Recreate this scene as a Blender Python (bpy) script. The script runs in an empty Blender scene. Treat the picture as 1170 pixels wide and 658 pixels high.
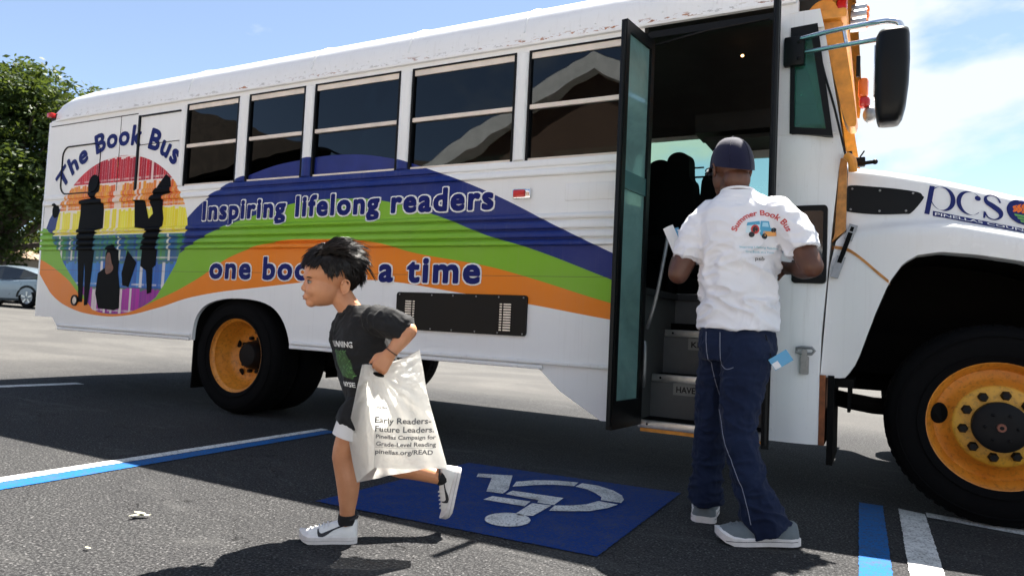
import bpy, bmesh, math, random
import numpy as np
from mathutils import Vector, Matrix
from mathutils.geometry import tessellate_polygon
from mathutils.bvhtree import BVHTree
rad = math.radians
PI = math.pi
SC = bpy.context.scene
COL = SC.collection
rng = random.Random(7)

# ------------------------------------------------------------------ camera, sky, sun, exposure
def cam_axes(yaw, pitch, roll):
    cy, sy, cp, sp = math.cos(yaw), math.sin(yaw), math.cos(pitch), math.sin(pitch)
    f = Vector((sy*cp, cy*cp, sp)); r0 = Vector((cy, -sy, 0)); u0 = r0.cross(f)
    c, s = math.cos(roll), math.sin(roll)
    return r0*c + u0*s, -r0*s + u0*c, f
CAM = Vector((3.62804803, -3.92505855, 0.86880181))
r_, u_, f_ = cam_axes(rad(-27.83101351), rad(2.67126875), rad(2.68617176))
cd = bpy.data.cameras.new('camera'); cam = bpy.data.objects.new('camera', cd); COL.objects.link(cam)
cam.matrix_world = Matrix(((r_.x, u_.x, -f_.x, CAM.x), (r_.y, u_.y, -f_.y, CAM.y), (r_.z, u_.z, -f_.z, CAM.z), (0, 0, 0, 1)))
cd.sensor_width = 36; cd.sensor_fit = 'HORIZONTAL'; cd.lens = 36*791.5549/1170
cd.clip_start = .05; cd.clip_end = 3000
cd.dof.use_dof = True; cd.dof.focus_distance = 3.3; cd.dof.aperture_fstop = 5.6
SC.camera = cam
SUN_EL, SUN_AZ = rad(61.0), math.atan2(.06, .55)      # azimuth clockwise from +Y
world = bpy.data.worlds.new('World'); SC.world = world; world.use_nodes = True
wt = world.node_tree; wn = wt.nodes; wl = wt.links
for n in list(wn): wn.remove(n)
wo = wn.new('ShaderNodeOutputWorld'); bg = wn.new('ShaderNodeBackground')
sky = wn.new('ShaderNodeTexSky'); sky.sky_type = 'NISHITA'; sky.sun_disc = False
sky.sun_elevation = SUN_EL; sky.sun_rotation = SUN_AZ; sky.dust_density = .1; sky.ozone_density = .7; sky.air_density = .72
tc = wn.new('ShaderNodeTexCoord')
mp = wn.new('ShaderNodeMapping'); mp.inputs['Scale'].default_value = (1, 1, 2.0); mp.inputs['Location'].default_value = (.35, .1, .2)
nz = wn.new('ShaderNodeTexNoise'); nz.inputs['Scale'].default_value = 2.1; nz.inputs['Detail'].default_value = 8; nz.inputs['Roughness'].default_value = .52; nz.inputs['Distortion'].default_value = .25
cr = wn.new('ShaderNodeValToRGB'); cr.color_ramp.elements[0].position = .525; cr.color_ramp.elements[1].position = .585; cr.color_ramp.elements[0].color = (.15, .15, .15, 1)
mx = wn.new('ShaderNodeMix'); mx.data_type = 'RGBA'
mx.inputs[7].default_value = (4.1, 4.45, 4.65, 1)
wl.new(tc.outputs['Generated'], mp.inputs[0]); wl.new(mp.outputs[0], nz.inputs['Vector'])
sx = wn.new('ShaderNodeSeparateXYZ'); wl.new(tc.outputs['Generated'], sx.inputs[0])
def wm(op, a, b, c=0.0, clamp=False):
    n = wn.new('ShaderNodeMath'); n.operation = op; n.use_clamp = clamp
    for i, v in enumerate((a, b, c)):
        if isinstance(v, bpy.types.NodeSocket): wl.new(v, n.inputs[i])
        else: n.inputs[i].default_value = v
    return n.outputs[0]
# more cloud towards the right of the view, little behind the photographer
bias = wm('MULTIPLY_ADD', sx.outputs[0], .18, .058)
fac = wm('ADD', nz.outputs[0], bias); wl.new(fac, cr.inputs[0])
front = wm('MULTIPLY_ADD', sx.outputs[1], 2.2, .12, True)
wl.new(wm('MULTIPLY', cr.outputs[0], wm('MAXIMUM', front, .62)), mx.inputs[0]); wl.new(sky.outputs[0], mx.inputs[6])
wl.new(mx.outputs[2], bg.inputs[0]); wl.new(bg.outputs[0], wo.inputs[0])
bg.inputs[1].default_value = .05
sd = bpy.data.lights.new('sun', 'SUN'); sd.energy = 5.0; sd.angle = rad(.5); sd.color = (1, .95, .87)
so = bpy.data.objects.new('sun', sd); COL.objects.link(so)
sdir = Vector((math.sin(SUN_AZ)*math.cos(SUN_EL), math.cos(SUN_AZ)*math.cos(SUN_EL), math.sin(SUN_EL)))
so.rotation_euler = sdir.to_track_quat('Z', 'Y').to_euler()
so.location = sdir*40
vs = SC.view_settings; vs.view_transform = 'Standard'; vs.look = 'None'; vs.exposure = 2.22; vs.gamma = 1; vs.use_curve_mapping = False
SC.render.engine = 'CYCLES'
SC.cycles.max_bounces = 8; SC.cycles.transparent_max_bounces = 16; SC.cycles.caustics_reflective = False; SC.cycles.caustics_refractive = False
SC.cycles.use_denoising = True

# ------------------------------------------------------------------ helpers
def tag(o, label=None, cat=None, group=None, kind=None):
    for k, v in (('label', label), ('category', cat), ('group', group), ('kind', kind)):
        if v: o[k] = v
    return o
def empty(name, loc, label, cat, group=None):
    o = bpy.data.objects.new(name, None); COL.objects.link(o); o.location = loc; o.empty_display_size = .2
    o.matrix_basis = Matrix.Translation(loc)
    return tag(o, label, cat, group)
def adopt(o, parent):
    if parent:
        o.parent = parent
        m = Matrix.Identity(4); q = parent
        while q: m = q.matrix_basis @ m if q.parent is None else q.matrix_parent_inverse @ q.matrix_basis @ m; q = q.parent
        o.matrix_parent_inverse = m.inverted()
def link(name, me, mats, parent=None, smooth=True, ang=35):
    o = bpy.data.objects.new(name, me); COL.objects.link(o)
    for m in (mats if isinstance(mats, (list, tuple)) else [mats]): me.materials.append(m)
    if smooth:
        me.polygons.foreach_set('use_smooth', [True]*len(me.polygons)); me.set_sharp_from_angle(angle=rad(ang))
    adopt(o, parent); return o

class MB:
    def __init__(s): s.v = []; s.f = []; s.m = []
    def add(s, vs, fs, mi=0):
        b = len(s.v); s.v += [tuple(v) for v in vs]; s.f += [tuple(i+b for i in f) for f in fs]; s.m += [mi]*len(fs); return s
    def box(s, x0, x1, y0, y1, z0, z1, mi=0, bev=0):
        if bev:
            bm = bmesh.new(); bmesh.ops.create_cube(bm, size=1)
            for v in bm.verts: v.co = Vector((x0+(v.co.x+.5)*(x1-x0), y0+(v.co.y+.5)*(y1-y0), z0+(v.co.z+.5)*(z1-z0)))
            bmesh.ops.bevel(bm, geom=list(bm.edges), offset=bev, segments=2, affect='EDGES', profile=.5)
            bm.verts.index_update(); s.add([v.co[:] for v in bm.verts], [[v.index for v in f.verts] for f in bm.faces], mi); bm.free(); return s
        v = [(x, y, z) for x in (x0, x1) for y in (y0, y1) for z in (z0, z1)]
        return s.add(v, [(0, 1, 3, 2), (4, 6, 7, 5), (0, 4, 5, 1), (2, 3, 7, 6), (0, 2, 6, 4), (1, 5, 7, 3)], mi)
    def prism(s, poly, f0, f1, mi=0, caps=True):
        """poly: 2D points; f0/f1: maps (u,v)->3D for the two ends"""
        n = len(poly); a = [f0(*p) for p in poly]; b = [f1(*p) for p in poly]
        tri = tessellate_polygon([[Vector((p[0], p[1], 0)) for p in poly]])
        fs = [(i, (i+1) % n, n+(i+1) % n, n+i) for i in range(n)]
        if caps: fs += [tuple(t) for t in tri] + [tuple(n+i for i in reversed(t)) for t in tri]
        return s.add(a+b, fs, mi)
    def sideprism(s, poly, y0, y1, mi=0): return s.prism(poly, lambda x, z: (x, y0, z), lambda x, z: (x, y1, z), mi)
    def zprism(s, poly, z0, z1, mi=0): return s.prism(poly, lambda x, y: (x, y, z0), lambda x, y: (x, y, z1), mi)
    def tube(s, pts, r, n=10, mi=0, cap=True, sub=0, closed=False):
        P = [Vector(p) for p in pts]; R = list(r) if isinstance(r, (list, tuple)) else [r]*len(P)
        if sub: P, R = smooth_path(P, R, sub)
        up = None; rings = []; m = len(P)
        for i, p in enumerate(P):
            t = (P[(i+1) % m if closed else min(i+1, m-1)]-P[(i-1) % m if closed else max(i-1, 0)])
            t = t.normalized() if t.length > 1e-9 else Vector((0, 0, 1))
            if up is None: up = t.orthogonal().normalized()
            up = (up-t*up.dot(t)); up = up.normalized() if up.length > 1e-6 else t.orthogonal().normalized()
            w = t.cross(up)
            rings.append([p+(up*math.cos(2*PI*k/n)+w*math.sin(2*PI*k/n))*R[i] for k in range(n)])
        v = [q for g in rings for q in g]; f = []
        for i in range(m if closed else m-1):
            j = (i+1) % m
            f += [(i*n+k, i*n+(k+1) % n, j*n+(k+1) % n, j*n+k) for k in range(n)]
        if cap and not closed: f += [tuple(range(n-1, -1, -1)), tuple((m-1)*n+k for k in range(n))]
        return s.add(v, f, mi)
    def lathe(s, prof, c, axis='y', n=48, mi=0, closed=False, cap=True):
        """prof: (radius, offset) turned round the axis through c"""
        v = []; m = len(prof); c = Vector(c)
        for r, o in prof:
            for k in range(n):
                a = 2*PI*k/n; ca, sa = r*math.cos(a), r*math.sin(a)
                v.append(c+(Vector((ca, o, sa)) if axis == 'y' else Vector((o, ca, sa)) if axis == 'x' else Vector((ca, sa, o))))
        f = [(i*n+k, i*n+(k+1) % n, ((i+1) % m)*n+(k+1) % n, ((i+1) % m)*n+k) for i in range(m if closed else m-1) for k in range(n)]
        if not closed and cap:
            if prof[0][0] > 1e-4: f.append(tuple(range(n)))
            if prof[-1][0] > 1e-4: f.append(tuple((m-1)*n+k for k in reversed(range(n))))
        return s.add(v, f, mi)
    def ball(s, c, r, n=16, m=10, mi=0, rot=None):
        r = (r, r, r) if not isinstance(r, (tuple, list)) else r; c = Vector(c); v = []; f = []
        rot = rot or Matrix.Identity(3)
        for i in range(1, m):
            t = PI*i/m
            for k in range(n):
                a = 2*PI*k/n; v.append(c+rot @ Vector((r[0]*math.sin(t)*math.cos(a), r[1]*math.sin(t)*math.sin(a), r[2]*math.cos(t))))
        v += [c+rot @ Vector((0, 0, r[2])), c+rot @ Vector((0, 0, -r[2]))]; T = len(v)-2
        for i in range(m-2):
            f += [(i*n+k, (i+1)*n+k, (i+1)*n+(k+1) % n, i*n+(k+1) % n) for k in range(n)]
        f += [(T, k, (k+1) % n) for k in range(n)] + [(T+1, (m-2)*n+(k+1) % n, (m-2)*n+k) for k in range(n)]
        return s.add(v, f, mi)
    def grid(s, fn, us, vs, mi=0, skip=None):
        nu, nv = len(us), len(vs); v = [fn(u, w) for u in us for w in vs]; f = []
        for i in range(nu-1):
            for j in range(nv-1):
                if skip and skip((us[i]+us[i+1])/2, (vs[j]+vs[j+1])/2): continue
                f.append((i*nv+j, (i+1)*nv+j, (i+1)*nv+j+1, i*nv+j+1))
        return s.add(v, f, mi)
    def mesh(s, name='m', merge=0, recalc=True):
        me = bpy.data.meshes.new(name); me.from_pydata(s.v, [], s.f); me.polygons.foreach_set('material_index', s.m)
        bm = bmesh.new(); bm.from_mesh(me)
        if merge: bmesh.ops.remove_doubles(bm, verts=bm.verts, dist=merge)
        loose = [v for v in bm.verts if not v.link_faces]
        if loose: bmesh.ops.delete(bm, geom=loose, context='VERTS')
        if recalc: bmesh.ops.recalc_face_normals(bm, faces=bm.faces)
        bm.to_mesh(me); bm.free(); me.update(); return me
    def build_each(s, name, mats, parent=None, smooth=True, ang=35, recalc=True):
        """every connected piece as an object of its own"""
        par = list(range(len(s.v)))
        def find(a):
            while par[a] != a: par[a] = par[par[a]]; a = par[a]
            return a
        for f in s.f:
            for i in f[1:]: par[find(i)] = find(f[0])
        G = {}
        for f, mi in zip(s.f, s.m): G.setdefault(find(f[0]), []).append((f, mi))
        outl = []
        for fs in G.values():
            ids = sorted({i for f, _ in fs for i in f}); mp = {i: k for k, i in enumerate(ids)}
            q = MB(); q.v = [s.v[i] for i in ids]; q.f = [tuple(mp[i] for i in f) for f, _ in fs]; q.m = [mi for _, mi in fs]
            outl.append(q.build(name, mats, parent, smooth, ang, 0, recalc))
        return outl
    def build(s, name, mats, parent=None, smooth=True, ang=35, merge=0, recalc=True):
        return link(name, s.mesh(name, merge, recalc), mats, parent, smooth, ang)

def smooth_path(P, R, sub):
    P = [Vector(p) for p in P]
    Q = []; S = []; n = len(P)
    for i in range(n-1):
        a, b, c, d = P[max(i-1, 0)], P[i], P[i+1], P[min(i+2, n-1)]
        ra, rb, rc, rd = R[max(i-1, 0)], R[i], R[i+1], R[min(i+2, n-1)]
        for k in range(sub):
            t = k/sub
            h = lambda a, b, c, d: .5*((2*b)+(c-a)*t+(2*a-5*b+4*c-d)*t*t+(3*b-a-3*c+d)*t**3)
            Q.append(h(a, b, c, d)); S.append(max(1e-4, h(ra, rb, rc, rd)))
    Q.append(P[-1]); S.append(R[-1]); return Q, S
def smooth_poly(pts, sub=6):
    n = len(pts); out = []
    for i in range(n):
        a, b, c, d = (np.array(pts[(i+k) % n], float) for k in (-1, 0, 1, 2))
        for k in range(sub):
            t = k/sub; out.append(tuple(.5*((2*b)+(c-a)*t+(2*a-5*b+4*c-d)*t*t+(3*b-a-3*c+d)*t**3)))
    return out
def rrect(x0, x1, z0, z1, r, n=6):
    o = []
    for cx, cz, a0 in ((x1-r, z1-r, 0), (x0+r, z1-r, 90), (x0+r, z0+r, 180), (x1-r, z0+r, 270)):
        for k in range(n+1):
            a = rad(a0+90*k/n); o.append((cx+r*math.cos(a), cz+r*math.sin(a)))
    return o
_T = {}
def text2d(s, bold=0.0, space=1.0, res=3):
    """(verts2D, faces) of a line of text at size 1, left aligned on its baseline"""
    k = (s, bold, space)
    if k in _T: return _T[k]
    cu = bpy.data.curves.new('txt', 'FONT'); cu.body = s; cu.size = 1; cu.offset = bold; cu.space_character = space; cu.resolution_u = res
    o = bpy.data.objects.new('txt', cu); COL.objects.link(o)
    dg = bpy.context.evaluated_depsgraph_get(); me = bpy.data.meshes.new_from_object(o.evaluated_get(dg))
    v = [tuple(p.co)[:2] for p in me.vertices]; f = [tuple(p.vertices) for p in me.polygons]
    bpy.data.objects.remove(o); bpy.data.curves.remove(cu); bpy.data.meshes.remove(me)
    _T[k] = (v, f); return v, f
def textbox(s, bold, x0, x1, z0, z1, cap=.73, outline_of=None):
    """text stretched so that its run spans x0..x1 and its capitals z0..z1"""
    v, f = text2d(s, bold); ref = text2d(s, outline_of)[0] if outline_of is not None else v
    a, b = min(p[0] for p in ref), max(p[0] for p in ref)
    sx = (x1-x0)/(b-a); sz = (z1-z0)/cap
    return [(x0+(p[0]-a)*sx, z0+p[1]*sz) for p in v], f
def words(v, f, gap=.17):
    """flat text mesh split at its word gaps"""
    par = list(range(len(v)))
    def find(a):
        while par[a] != a: a = par[a]
        return a
    for q in f:
        for i in q[1:]: par[find(i)] = find(q[0])
    ext = {}
    for i, p in enumerate(v): r = find(i); a, b = ext.get(r, (9e9, -9e9)); ext[r] = (min(a, p[0]), max(b, p[0]))
    cuts, end = [], None
    for a, b in sorted(ext.values()):
        if end is not None and a-end > gap: cuts.append((a+end)/2)
        end = b if end is None else max(end, b)
    out_ = []
    for lo, hi in zip([-9e9]+cuts, cuts+[9e9]):
        fs = [q for q in f if lo < v[q[0]][0] < hi]; ids = sorted({i for q in fs for i in q}); mp_ = {i: k for k, i in enumerate(ids)}
        out_.append(([v[i] for i in ids], [tuple(mp_[i] for i in q) for q in fs]))
    return out_
def cut_mesh(v2, f, us=(), vs=()):
    """2D mesh split along the lines u = c and v = c (exact draping over a ribbed surface)"""
    bm = bmesh.new(); V = [bm.verts.new((p[0], p[1], 0)) for p in v2]
    for q in f:
        try: bm.faces.new([V[i] for i in q])
        except ValueError: pass
    for c in us: bmesh.ops.bisect_plane(bm, geom=bm.verts[:]+bm.edges[:]+bm.faces[:], plane_co=(c, 0, 0), plane_no=(1, 0, 0))
    for c in vs: bmesh.ops.bisect_plane(bm, geom=bm.verts[:]+bm.edges[:]+bm.faces[:], plane_co=(0, c, 0), plane_no=(0, 1, 0))
    bm.verts.index_update()
    r = [tuple(v.co)[:2] for v in bm.verts], [tuple(v.index for v in q.verts) for q in bm.faces]; bm.free(); return r
def poly_mesh(poly):
    return list(poly), [tuple(t) for t in tessellate_polygon([[Vector((p[0], p[1], 0)) for p in poly]])]
def ellipse(cx, cz, rx, rz, n=28, rot=0):
    c, s = math.cos(rot), math.sin(rot)
    return [(cx+rx*math.cos(a)*c-rz*math.sin(a)*s, cz+rx*math.cos(a)*s+rz*math.sin(a)*c) for a in (2*PI*k/n for k in range(n))]

# ------------------------------------------------------------------ materials
class NT:
    def __init__(s, name):
        s.m = bpy.data.materials.new(name); s.m.use_nodes = True; s.t = s.m.node_tree; s.n = s.t.nodes; s.l = s.t.links
        s.b = s.n['Principled BSDF']; s.out = s.n['Material Output']; s._p = None
    def new(s, kind, **kw):
        n = s.n.new('ShaderNode'+kind)
        for k, v in kw.items(): setattr(n, k, v)
        return n
    def pos(s):
        if not s._p: s._p = s.new('TexCoord').outputs['Object']
        return s._p
    def put(s, sock, v):
        if hasattr(v, 'is_linked') or isinstance(v, bpy.types.NodeSocket): s.l.new(v, sock)
        else: sock.default_value = v
    def math(s, op, a, b=0.0, c=0.0, clamp=False):
        n = s.new('Math', operation=op); n.use_clamp = clamp
        for i, v in enumerate((a, b, c)): s.put(n.inputs[i], v)
        return n.outputs[0]
    def noise(s, scale, detail=4, rough=.55, dist=0, vec=None, stretch=None):
        n = s.new('TexNoise'); n.inputs['Scale'].default_value = scale; n.inputs['Detail'].default_value = detail
        n.inputs['Roughness'].default_value = rough; n.inputs['Distortion'].default_value = dist
        v = vec or s.pos()
        if stretch:
            mp = s.new('Mapping'); mp.inputs['Scale'].default_value = stretch; s.l.new(v, mp.inputs[0]); v = mp.outputs[0]
        s.l.new(v, n.inputs['Vector']); return n.outputs['Fac']
    def ramp(s, fac, stops, interp='LINEAR'):
        n = s.new('ValToRGB'); e = n.color_ramp; e.interpolation = interp
        while len(e.elements) < len(stops): e.elements.new(.5)
        for el, (p, c) in zip(e.elements, stops):
            el.position = p; el.color = tuple(c)+(1,) if len(c) == 3 else c
        s.put(n.inputs[0], fac); return n.outputs[0]
    def mix(s, fac, a, b, mode='MIX'):
        n = s.new('Mix', data_type='RGBA', blend_type=mode)
        s.put(n.inputs[0], fac); s.put(n.inputs[6], a if not isinstance(a, tuple) else tuple(a)+(1,)*(4-len(a))); s.put(n.inputs[7], b if not isinstance(b, tuple) else tuple(b)+(1,)*(4-len(b)))
        return n.outputs[2]
    def bump(s, h, strength=.3, dist=.01):
        n = s.new('Bump'); n.inputs['Strength'].default_value = strength; n.inputs['Distance'].default_value = dist
        s.put(n.inputs['Height'], h); s.l.new(n.outputs[0], s.b.inputs['Normal'])
    def curve(s, x, pts, x0, x1, y0, y1):
        """smooth curve through (x, y) points, as a node"""
        n = s.new('FloatCurve'); c = n.mapping.curves[0]
        P = [((a-x0)/(x1-x0), (b-y0)/(y1-y0)) for a, b in pts]
        while len(c.points) < len(P): c.points.new(.5, .5)
        for q, p in zip(c.points, P): q.location = p; q.handle_type = 'AUTO'
        n.mapping.update(); s.put(n.inputs['Value'], s.math('MULTIPLY_ADD', x, 1/(x1-x0), -x0/(x1-x0)))
        return s.math('MULTIPLY_ADD', n.outputs[0], y1-y0, y0)
def rgb(*c): return tuple(c)
def pm(name, col, rough=.5, metal=0, var=.12, vs=6, bump=0, bs=60, spec=.5, coat=0, **kw):
    t = NT(name); n = t.noise(vs, 5)
    lo = tuple(c*(1-var) for c in col); hi = tuple(min(1, c*(1+var)) for c in col)
    t.l.new(t.ramp(n, [(.3, lo), (.7, hi)]), t.b.inputs['Base Color'])
    t.l.new(t.math('MULTIPLY_ADD', n, .16, rough-.08), t.b.inputs['Roughness']); t.b.inputs['Metallic'].default_value = metal
    t.b.inputs['Specular IOR Level'].default_value = spec; t.b.inputs['Coat Weight'].default_value = coat
    if bump: t.bump(t.noise(bs, 4), bump, .004)
    for k, v in kw.items(): t.b.inputs[k.replace('_', ' ')].default_value = v
    return t.m
def glass(name, tint, ior=1.5, rough=.01, extra=0.0):
    t = NT(name); t.n.remove(t.b)
    fr = t.new('Fresnel'); fr.inputs[0].default_value = ior
    tr = t.new('BsdfTransparent'); tr.inputs[0].default_value = tuple(tint)+(1,)
    gl = t.new('BsdfGlossy'); gl.inputs[0].default_value = (.9, .95, .97, 1)
    t.l.new(t.math('MULTIPLY_ADD', t.noise(3, 3), .02, rough), gl.inputs['Roughness'])
    ms = t.new('MixShader'); t.l.new(t.math('ADD', fr.outputs[0], extra, clamp=True), ms.inputs[0]); t.l.new(tr.outputs[0], ms.inputs[1]); t.l.new(gl.outputs[0], ms.inputs[2])
    t.l.new(ms.outputs[0], t.out.inputs[0]); return t.m

M = {}
M['black'] = pm('black_rubber', (.005, .005, .005), .8, bump=.2, spec=.1)
M['blackpaint'] = pm('black_paint', (.004, .0045, .005), .4, spec=.18)
M['blackmetal'] = pm('black_metal', (.008, .008, .009), .5, .1, spec=.15)
M['under'] = pm('underbody', (.006, .0055, .005), .95, bump=.3, spec=.05)
M['chrome'] = pm('chrome', (.75, .76, .78), .18, 1, var=.06)
M['alu'] = pm('aluminium', (.62, .62, .6), .38, .9, vs=30)
M['steel'] = pm('brushed_steel', (.30, .30, .30), .42, .7, vs=40)
M['cream'] = pm('cream_trim', (.72, .63, .55), .5)
M['navy'] = pm('navy_vinyl', (.008, .014, .125), .4, vs=9, spec=.12)
M['white_vinyl'] = pm('white_vinyl', (.8, .8, .8), .4)
M['navylogo'] = pm('navy_logo', (.012, .02, .13), .4, spec=.2)
M['orangepaint'] = pm('orange_paint', (.70, .27, .03), .4, var=.25, vs=14)
M['gloomgrey'] = pm('dark_interior', (.05, .05, .051), .75, bump=.2, spec=.15)  # cabin gloom put into the colour: lining that would be light is dark grey
M['seat'] = pm('seat_vinyl', (.004, .0045, .005), .7, spec=.1)
M['silh'] = pm('silhouette_vinyl', (.003, .003, .004), .5, spec=.05)
M['silhred'] = pm('silhouette_hair', (.14, .04, .015), .4, var=.4, vs=30)
M['glass_dark'] = glass('tinted_glass', (.07, .085, .085), 1.45)
M['glass_teal'] = glass('teal_glass', (.42, .70, .66), 1.5)
M['glass_side'] = glass('teal_tint_glass', (.66, .80, .70), 1.5)
def filmed_glass(name, tint, film):
    """tinted safety glass with a diffuse, translucent film mixed in unevenly"""
    t = NT(name); t.n.remove(t.b)
    tr = t.new('BsdfTransparent'); tr.inputs[0].default_value = tint+(1,)
    df = t.new('BsdfDiffuse'); tl = t.new('BsdfTranslucent'); df.inputs[0].default_value = tl.inputs[0].default_value = film+(1,)
    gl = t.new('BsdfGlossy'); gl.inputs['Roughness'].default_value = .03; gl.inputs[0].default_value = (.85, .95, .95, 1)
    a = t.new('AddShader'); t.l.new(df.outputs[0], a.inputs[0]); t.l.new(tl.outputs[0], a.inputs[1])
    m1 = t.new('MixShader'); t.l.new(t.math('MULTIPLY_ADD', t.noise(2.5, 5, .6, .5), .5, .06), m1.inputs[0]); t.l.new(tr.outputs[0], m1.inputs[1]); t.l.new(a.outputs[0], m1.inputs[2])
    fr = t.new('Fresnel'); fr.inputs[0].default_value = 1.4; m2 = t.new('MixShader'); t.l.new(fr.outputs[0], m2.inputs[0]); t.l.new(m1.outputs[0], m2.inputs[1]); t.l.new(gl.outputs[0], m2.inputs[2])
    t.l.new(m2.outputs[0], t.out.inputs[0]); return t.m
M['door_glass'] = filmed_glass('door_glass', (.60, .88, .82), (.42, .66, .62))
M['quarter_glass'] = filmed_glass('quarter_glass', (.30, .70, .58), (.05, .20, .16))
M['amber'] = pm('amber_lens', (.85, .16, .01), .2)
M['redlens'] = pm('red_lens', (.55, .02, .02), .2)

def white_paint():
    t = NT('bus_white_paint'); sp = t.new('SeparateXYZ'); t.l.new(t.pos(), sp.inputs[0])
    return t, sp.outputs[0], sp.outputs[2]
def weather(t, base, x, z, amt=1.0):
    """faint grime: broad clouds, downward streaks, small specks"""
    cl = t.noise(1.7, 6, .6); st = t.noise(5, 5, .6, stretch=(9, 9, .35)); sk = t.noise(90, 3, .6)
    c = t.mix(t.math('MULTIPLY', t.ramp(cl, [(.42, (0, 0, 0)), (.75, (1, 1, 1))]), .13*amt), base, (.45, .42, .40))
    c = t.mix(t.math('MULTIPLY', t.ramp(st, [(.55, (0, 0, 0)), (.8, (1, 1, 1))]), .20*amt), c, (.33, .29, .25))
    c = t.mix(t.math('MULTIPLY', t.ramp(sk, [(.70, (0, 0, 0)), (.74, (1, 1, 1))]), .5*amt), c, (.30, .26, .22))
    return c
def paint(name, col, amt=1.0, rough=.38):
    t = NT(name); sp = t.new('SeparateXYZ'); t.l.new(t.pos(), sp.inputs[0])
    base = t.mix(0, tuple(col), (0, 0, 0))
    t.l.new(weather(t, base, sp.outputs[0], sp.outputs[2], amt), t.b.inputs['Base Color'])
    t.l.new(t.math('MULTIPLY_ADD', t.noise(4, 4), .2, rough-.1), t.b.inputs['Roughness'])
    t.b.inputs['Specular IOR Level'].default_value = .3; t.b.inputs['Coat Weight'].default_value = .08; t.b.inputs['Coat Roughness'].default_value = .15
    t.bump(t.noise(2.2, 3), .12, .02)
    return t.m
M['white'] = paint('white_paint', (.80, .80, .80))
M['whitehood'] = paint('white_hood_paint', (.82, .82, .82), .45, .25)
def rust_white():
    t = NT('white_roof_rust'); sp = t.new('SeparateXYZ'); t.l.new(t.pos(), sp.inputs[0]); x, z = sp.outputs[0], sp.outputs[2]
    c = weather(t, t.mix(0, (.79, .79, .80), (0, 0, 0)), x, z, .8)
    # flaking paint in a thin band just above the drip rail, rust where it has gone furthest
    band = t.ramp(t.math('ABSOLUTE', t.math('SUBTRACT', z, t.math('MULTIPLY_ADD', t.noise(3, 2), .02, 2.672))), [(.0, (1, 1, 1)), (.024, (0, 0, 0))])
    fl = t.noise(14, 6, .7, stretch=(1, 1, 3))
    flake = t.math('MULTIPLY', band, t.ramp(fl, [(.53, (0, 0, 0)), (.56, (1, 1, 1))]))
    heavy = t.ramp(t.math('ADD', t.noise(2.3, 3, .5, stretch=(1, 0, 0)), t.curve(x, [(-4, .0), (-.6, .02), (-.2, .10), (.4, .0), (1.2, .02), (1.75, .22), (2.2, .12), (2.7, .14), (3.2, .05)], -4, 4, 0, 1)), [(.55, (0, 0, 0)), (.62, (1, 1, 1))])
    rc = t.ramp(t.noise(40, 3), [(.3, (.20, .06, .02)), (.7, (.55, .20, .05))])
    c = t.mix(t.math('MULTIPLY', flake, .55), c, (.16, .14, .12)); c = t.mix(t.math('MULTIPLY', flake, heavy), c, rc)
    t.l.new(c, t.b.inputs['Base Color']); t.b.inputs['Roughness'].default_value = .42
    t.b.inputs['Coat Weight'].default_value = .2
    rv = t.new('TexVoronoi'); rv.inputs['Scale'].default_value = 1
    t.bump(t.noise(3, 4), .15, .02); return t.m
M['roof'] = rust_white()

B1 = [(-4, 1.45), (-3.8, 1.5), (-3.68, 1.68), (-3.55, 1.76), (-3.3, 1.6), (-2.6, 1.4), (-1.9, 1.43), (-1.72, 1.55), (-1.36, 1.79), (-.76, 1.99), (-.34, 2.04), (.06, 2.05), (.47, 2.0), (.94, 1.86), (1.36, 1.70), (1.87, 1.46), (2.22, 1.30), (2.5, 1.18), (3, 1.0)]
B2 = [(-4, 1.55), (-3.8, 1.57), (-3.68, 1.54), (-3.38, 1.31), (-3, 1.1), (-2.3, 1.05), (-1.9, 1.2), (-1.7, 1.31), (-1.12, 1.54), (-.63, 1.65), (-.35, 1.70), (.17, 1.71), (.42, 1.69), (.95, 1.56), (1.38, 1.41), (1.64, 1.34), (2.22, 1.14), (2.5, 1.04), (3, .9)]
B3 = [(-4, 1.3), (-3.78, 1.25), (-3.35, 1.08), (-2.9, .83), (-2.45, .78), (-1.9, .92), (-1.5, 1.07), (-1.0, 1.30), (-.51, 1.40), (-.15, 1.41), (.44, 1.38), (.75, 1.31), (1.39, 1.21), (1.65, 1.15), (2.22, 1.00), (2.5, .94), (3, .85)]
B4 = [(-4, 1.3), (-3.83, 1.14), (-3.66, .99), (-3.54, .9), (-3.24, .79), (-2.81, .735), (-2.42, .745), (-1.95, .83), (-1.49, .94), (-.67, 1.04), (.21, 1.11), (.61, 1.10), (1.13, 1.04), (1.65, .98), (2.23, .90), (2.5, .87), (3, .8)]
EC, ER = (-2.60, 1.49), (.985, .735)
BLUE, GREEN, ORANGE = (.006, .022, .165), (.20, .43, .025), (.78, .21, .008)
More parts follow.
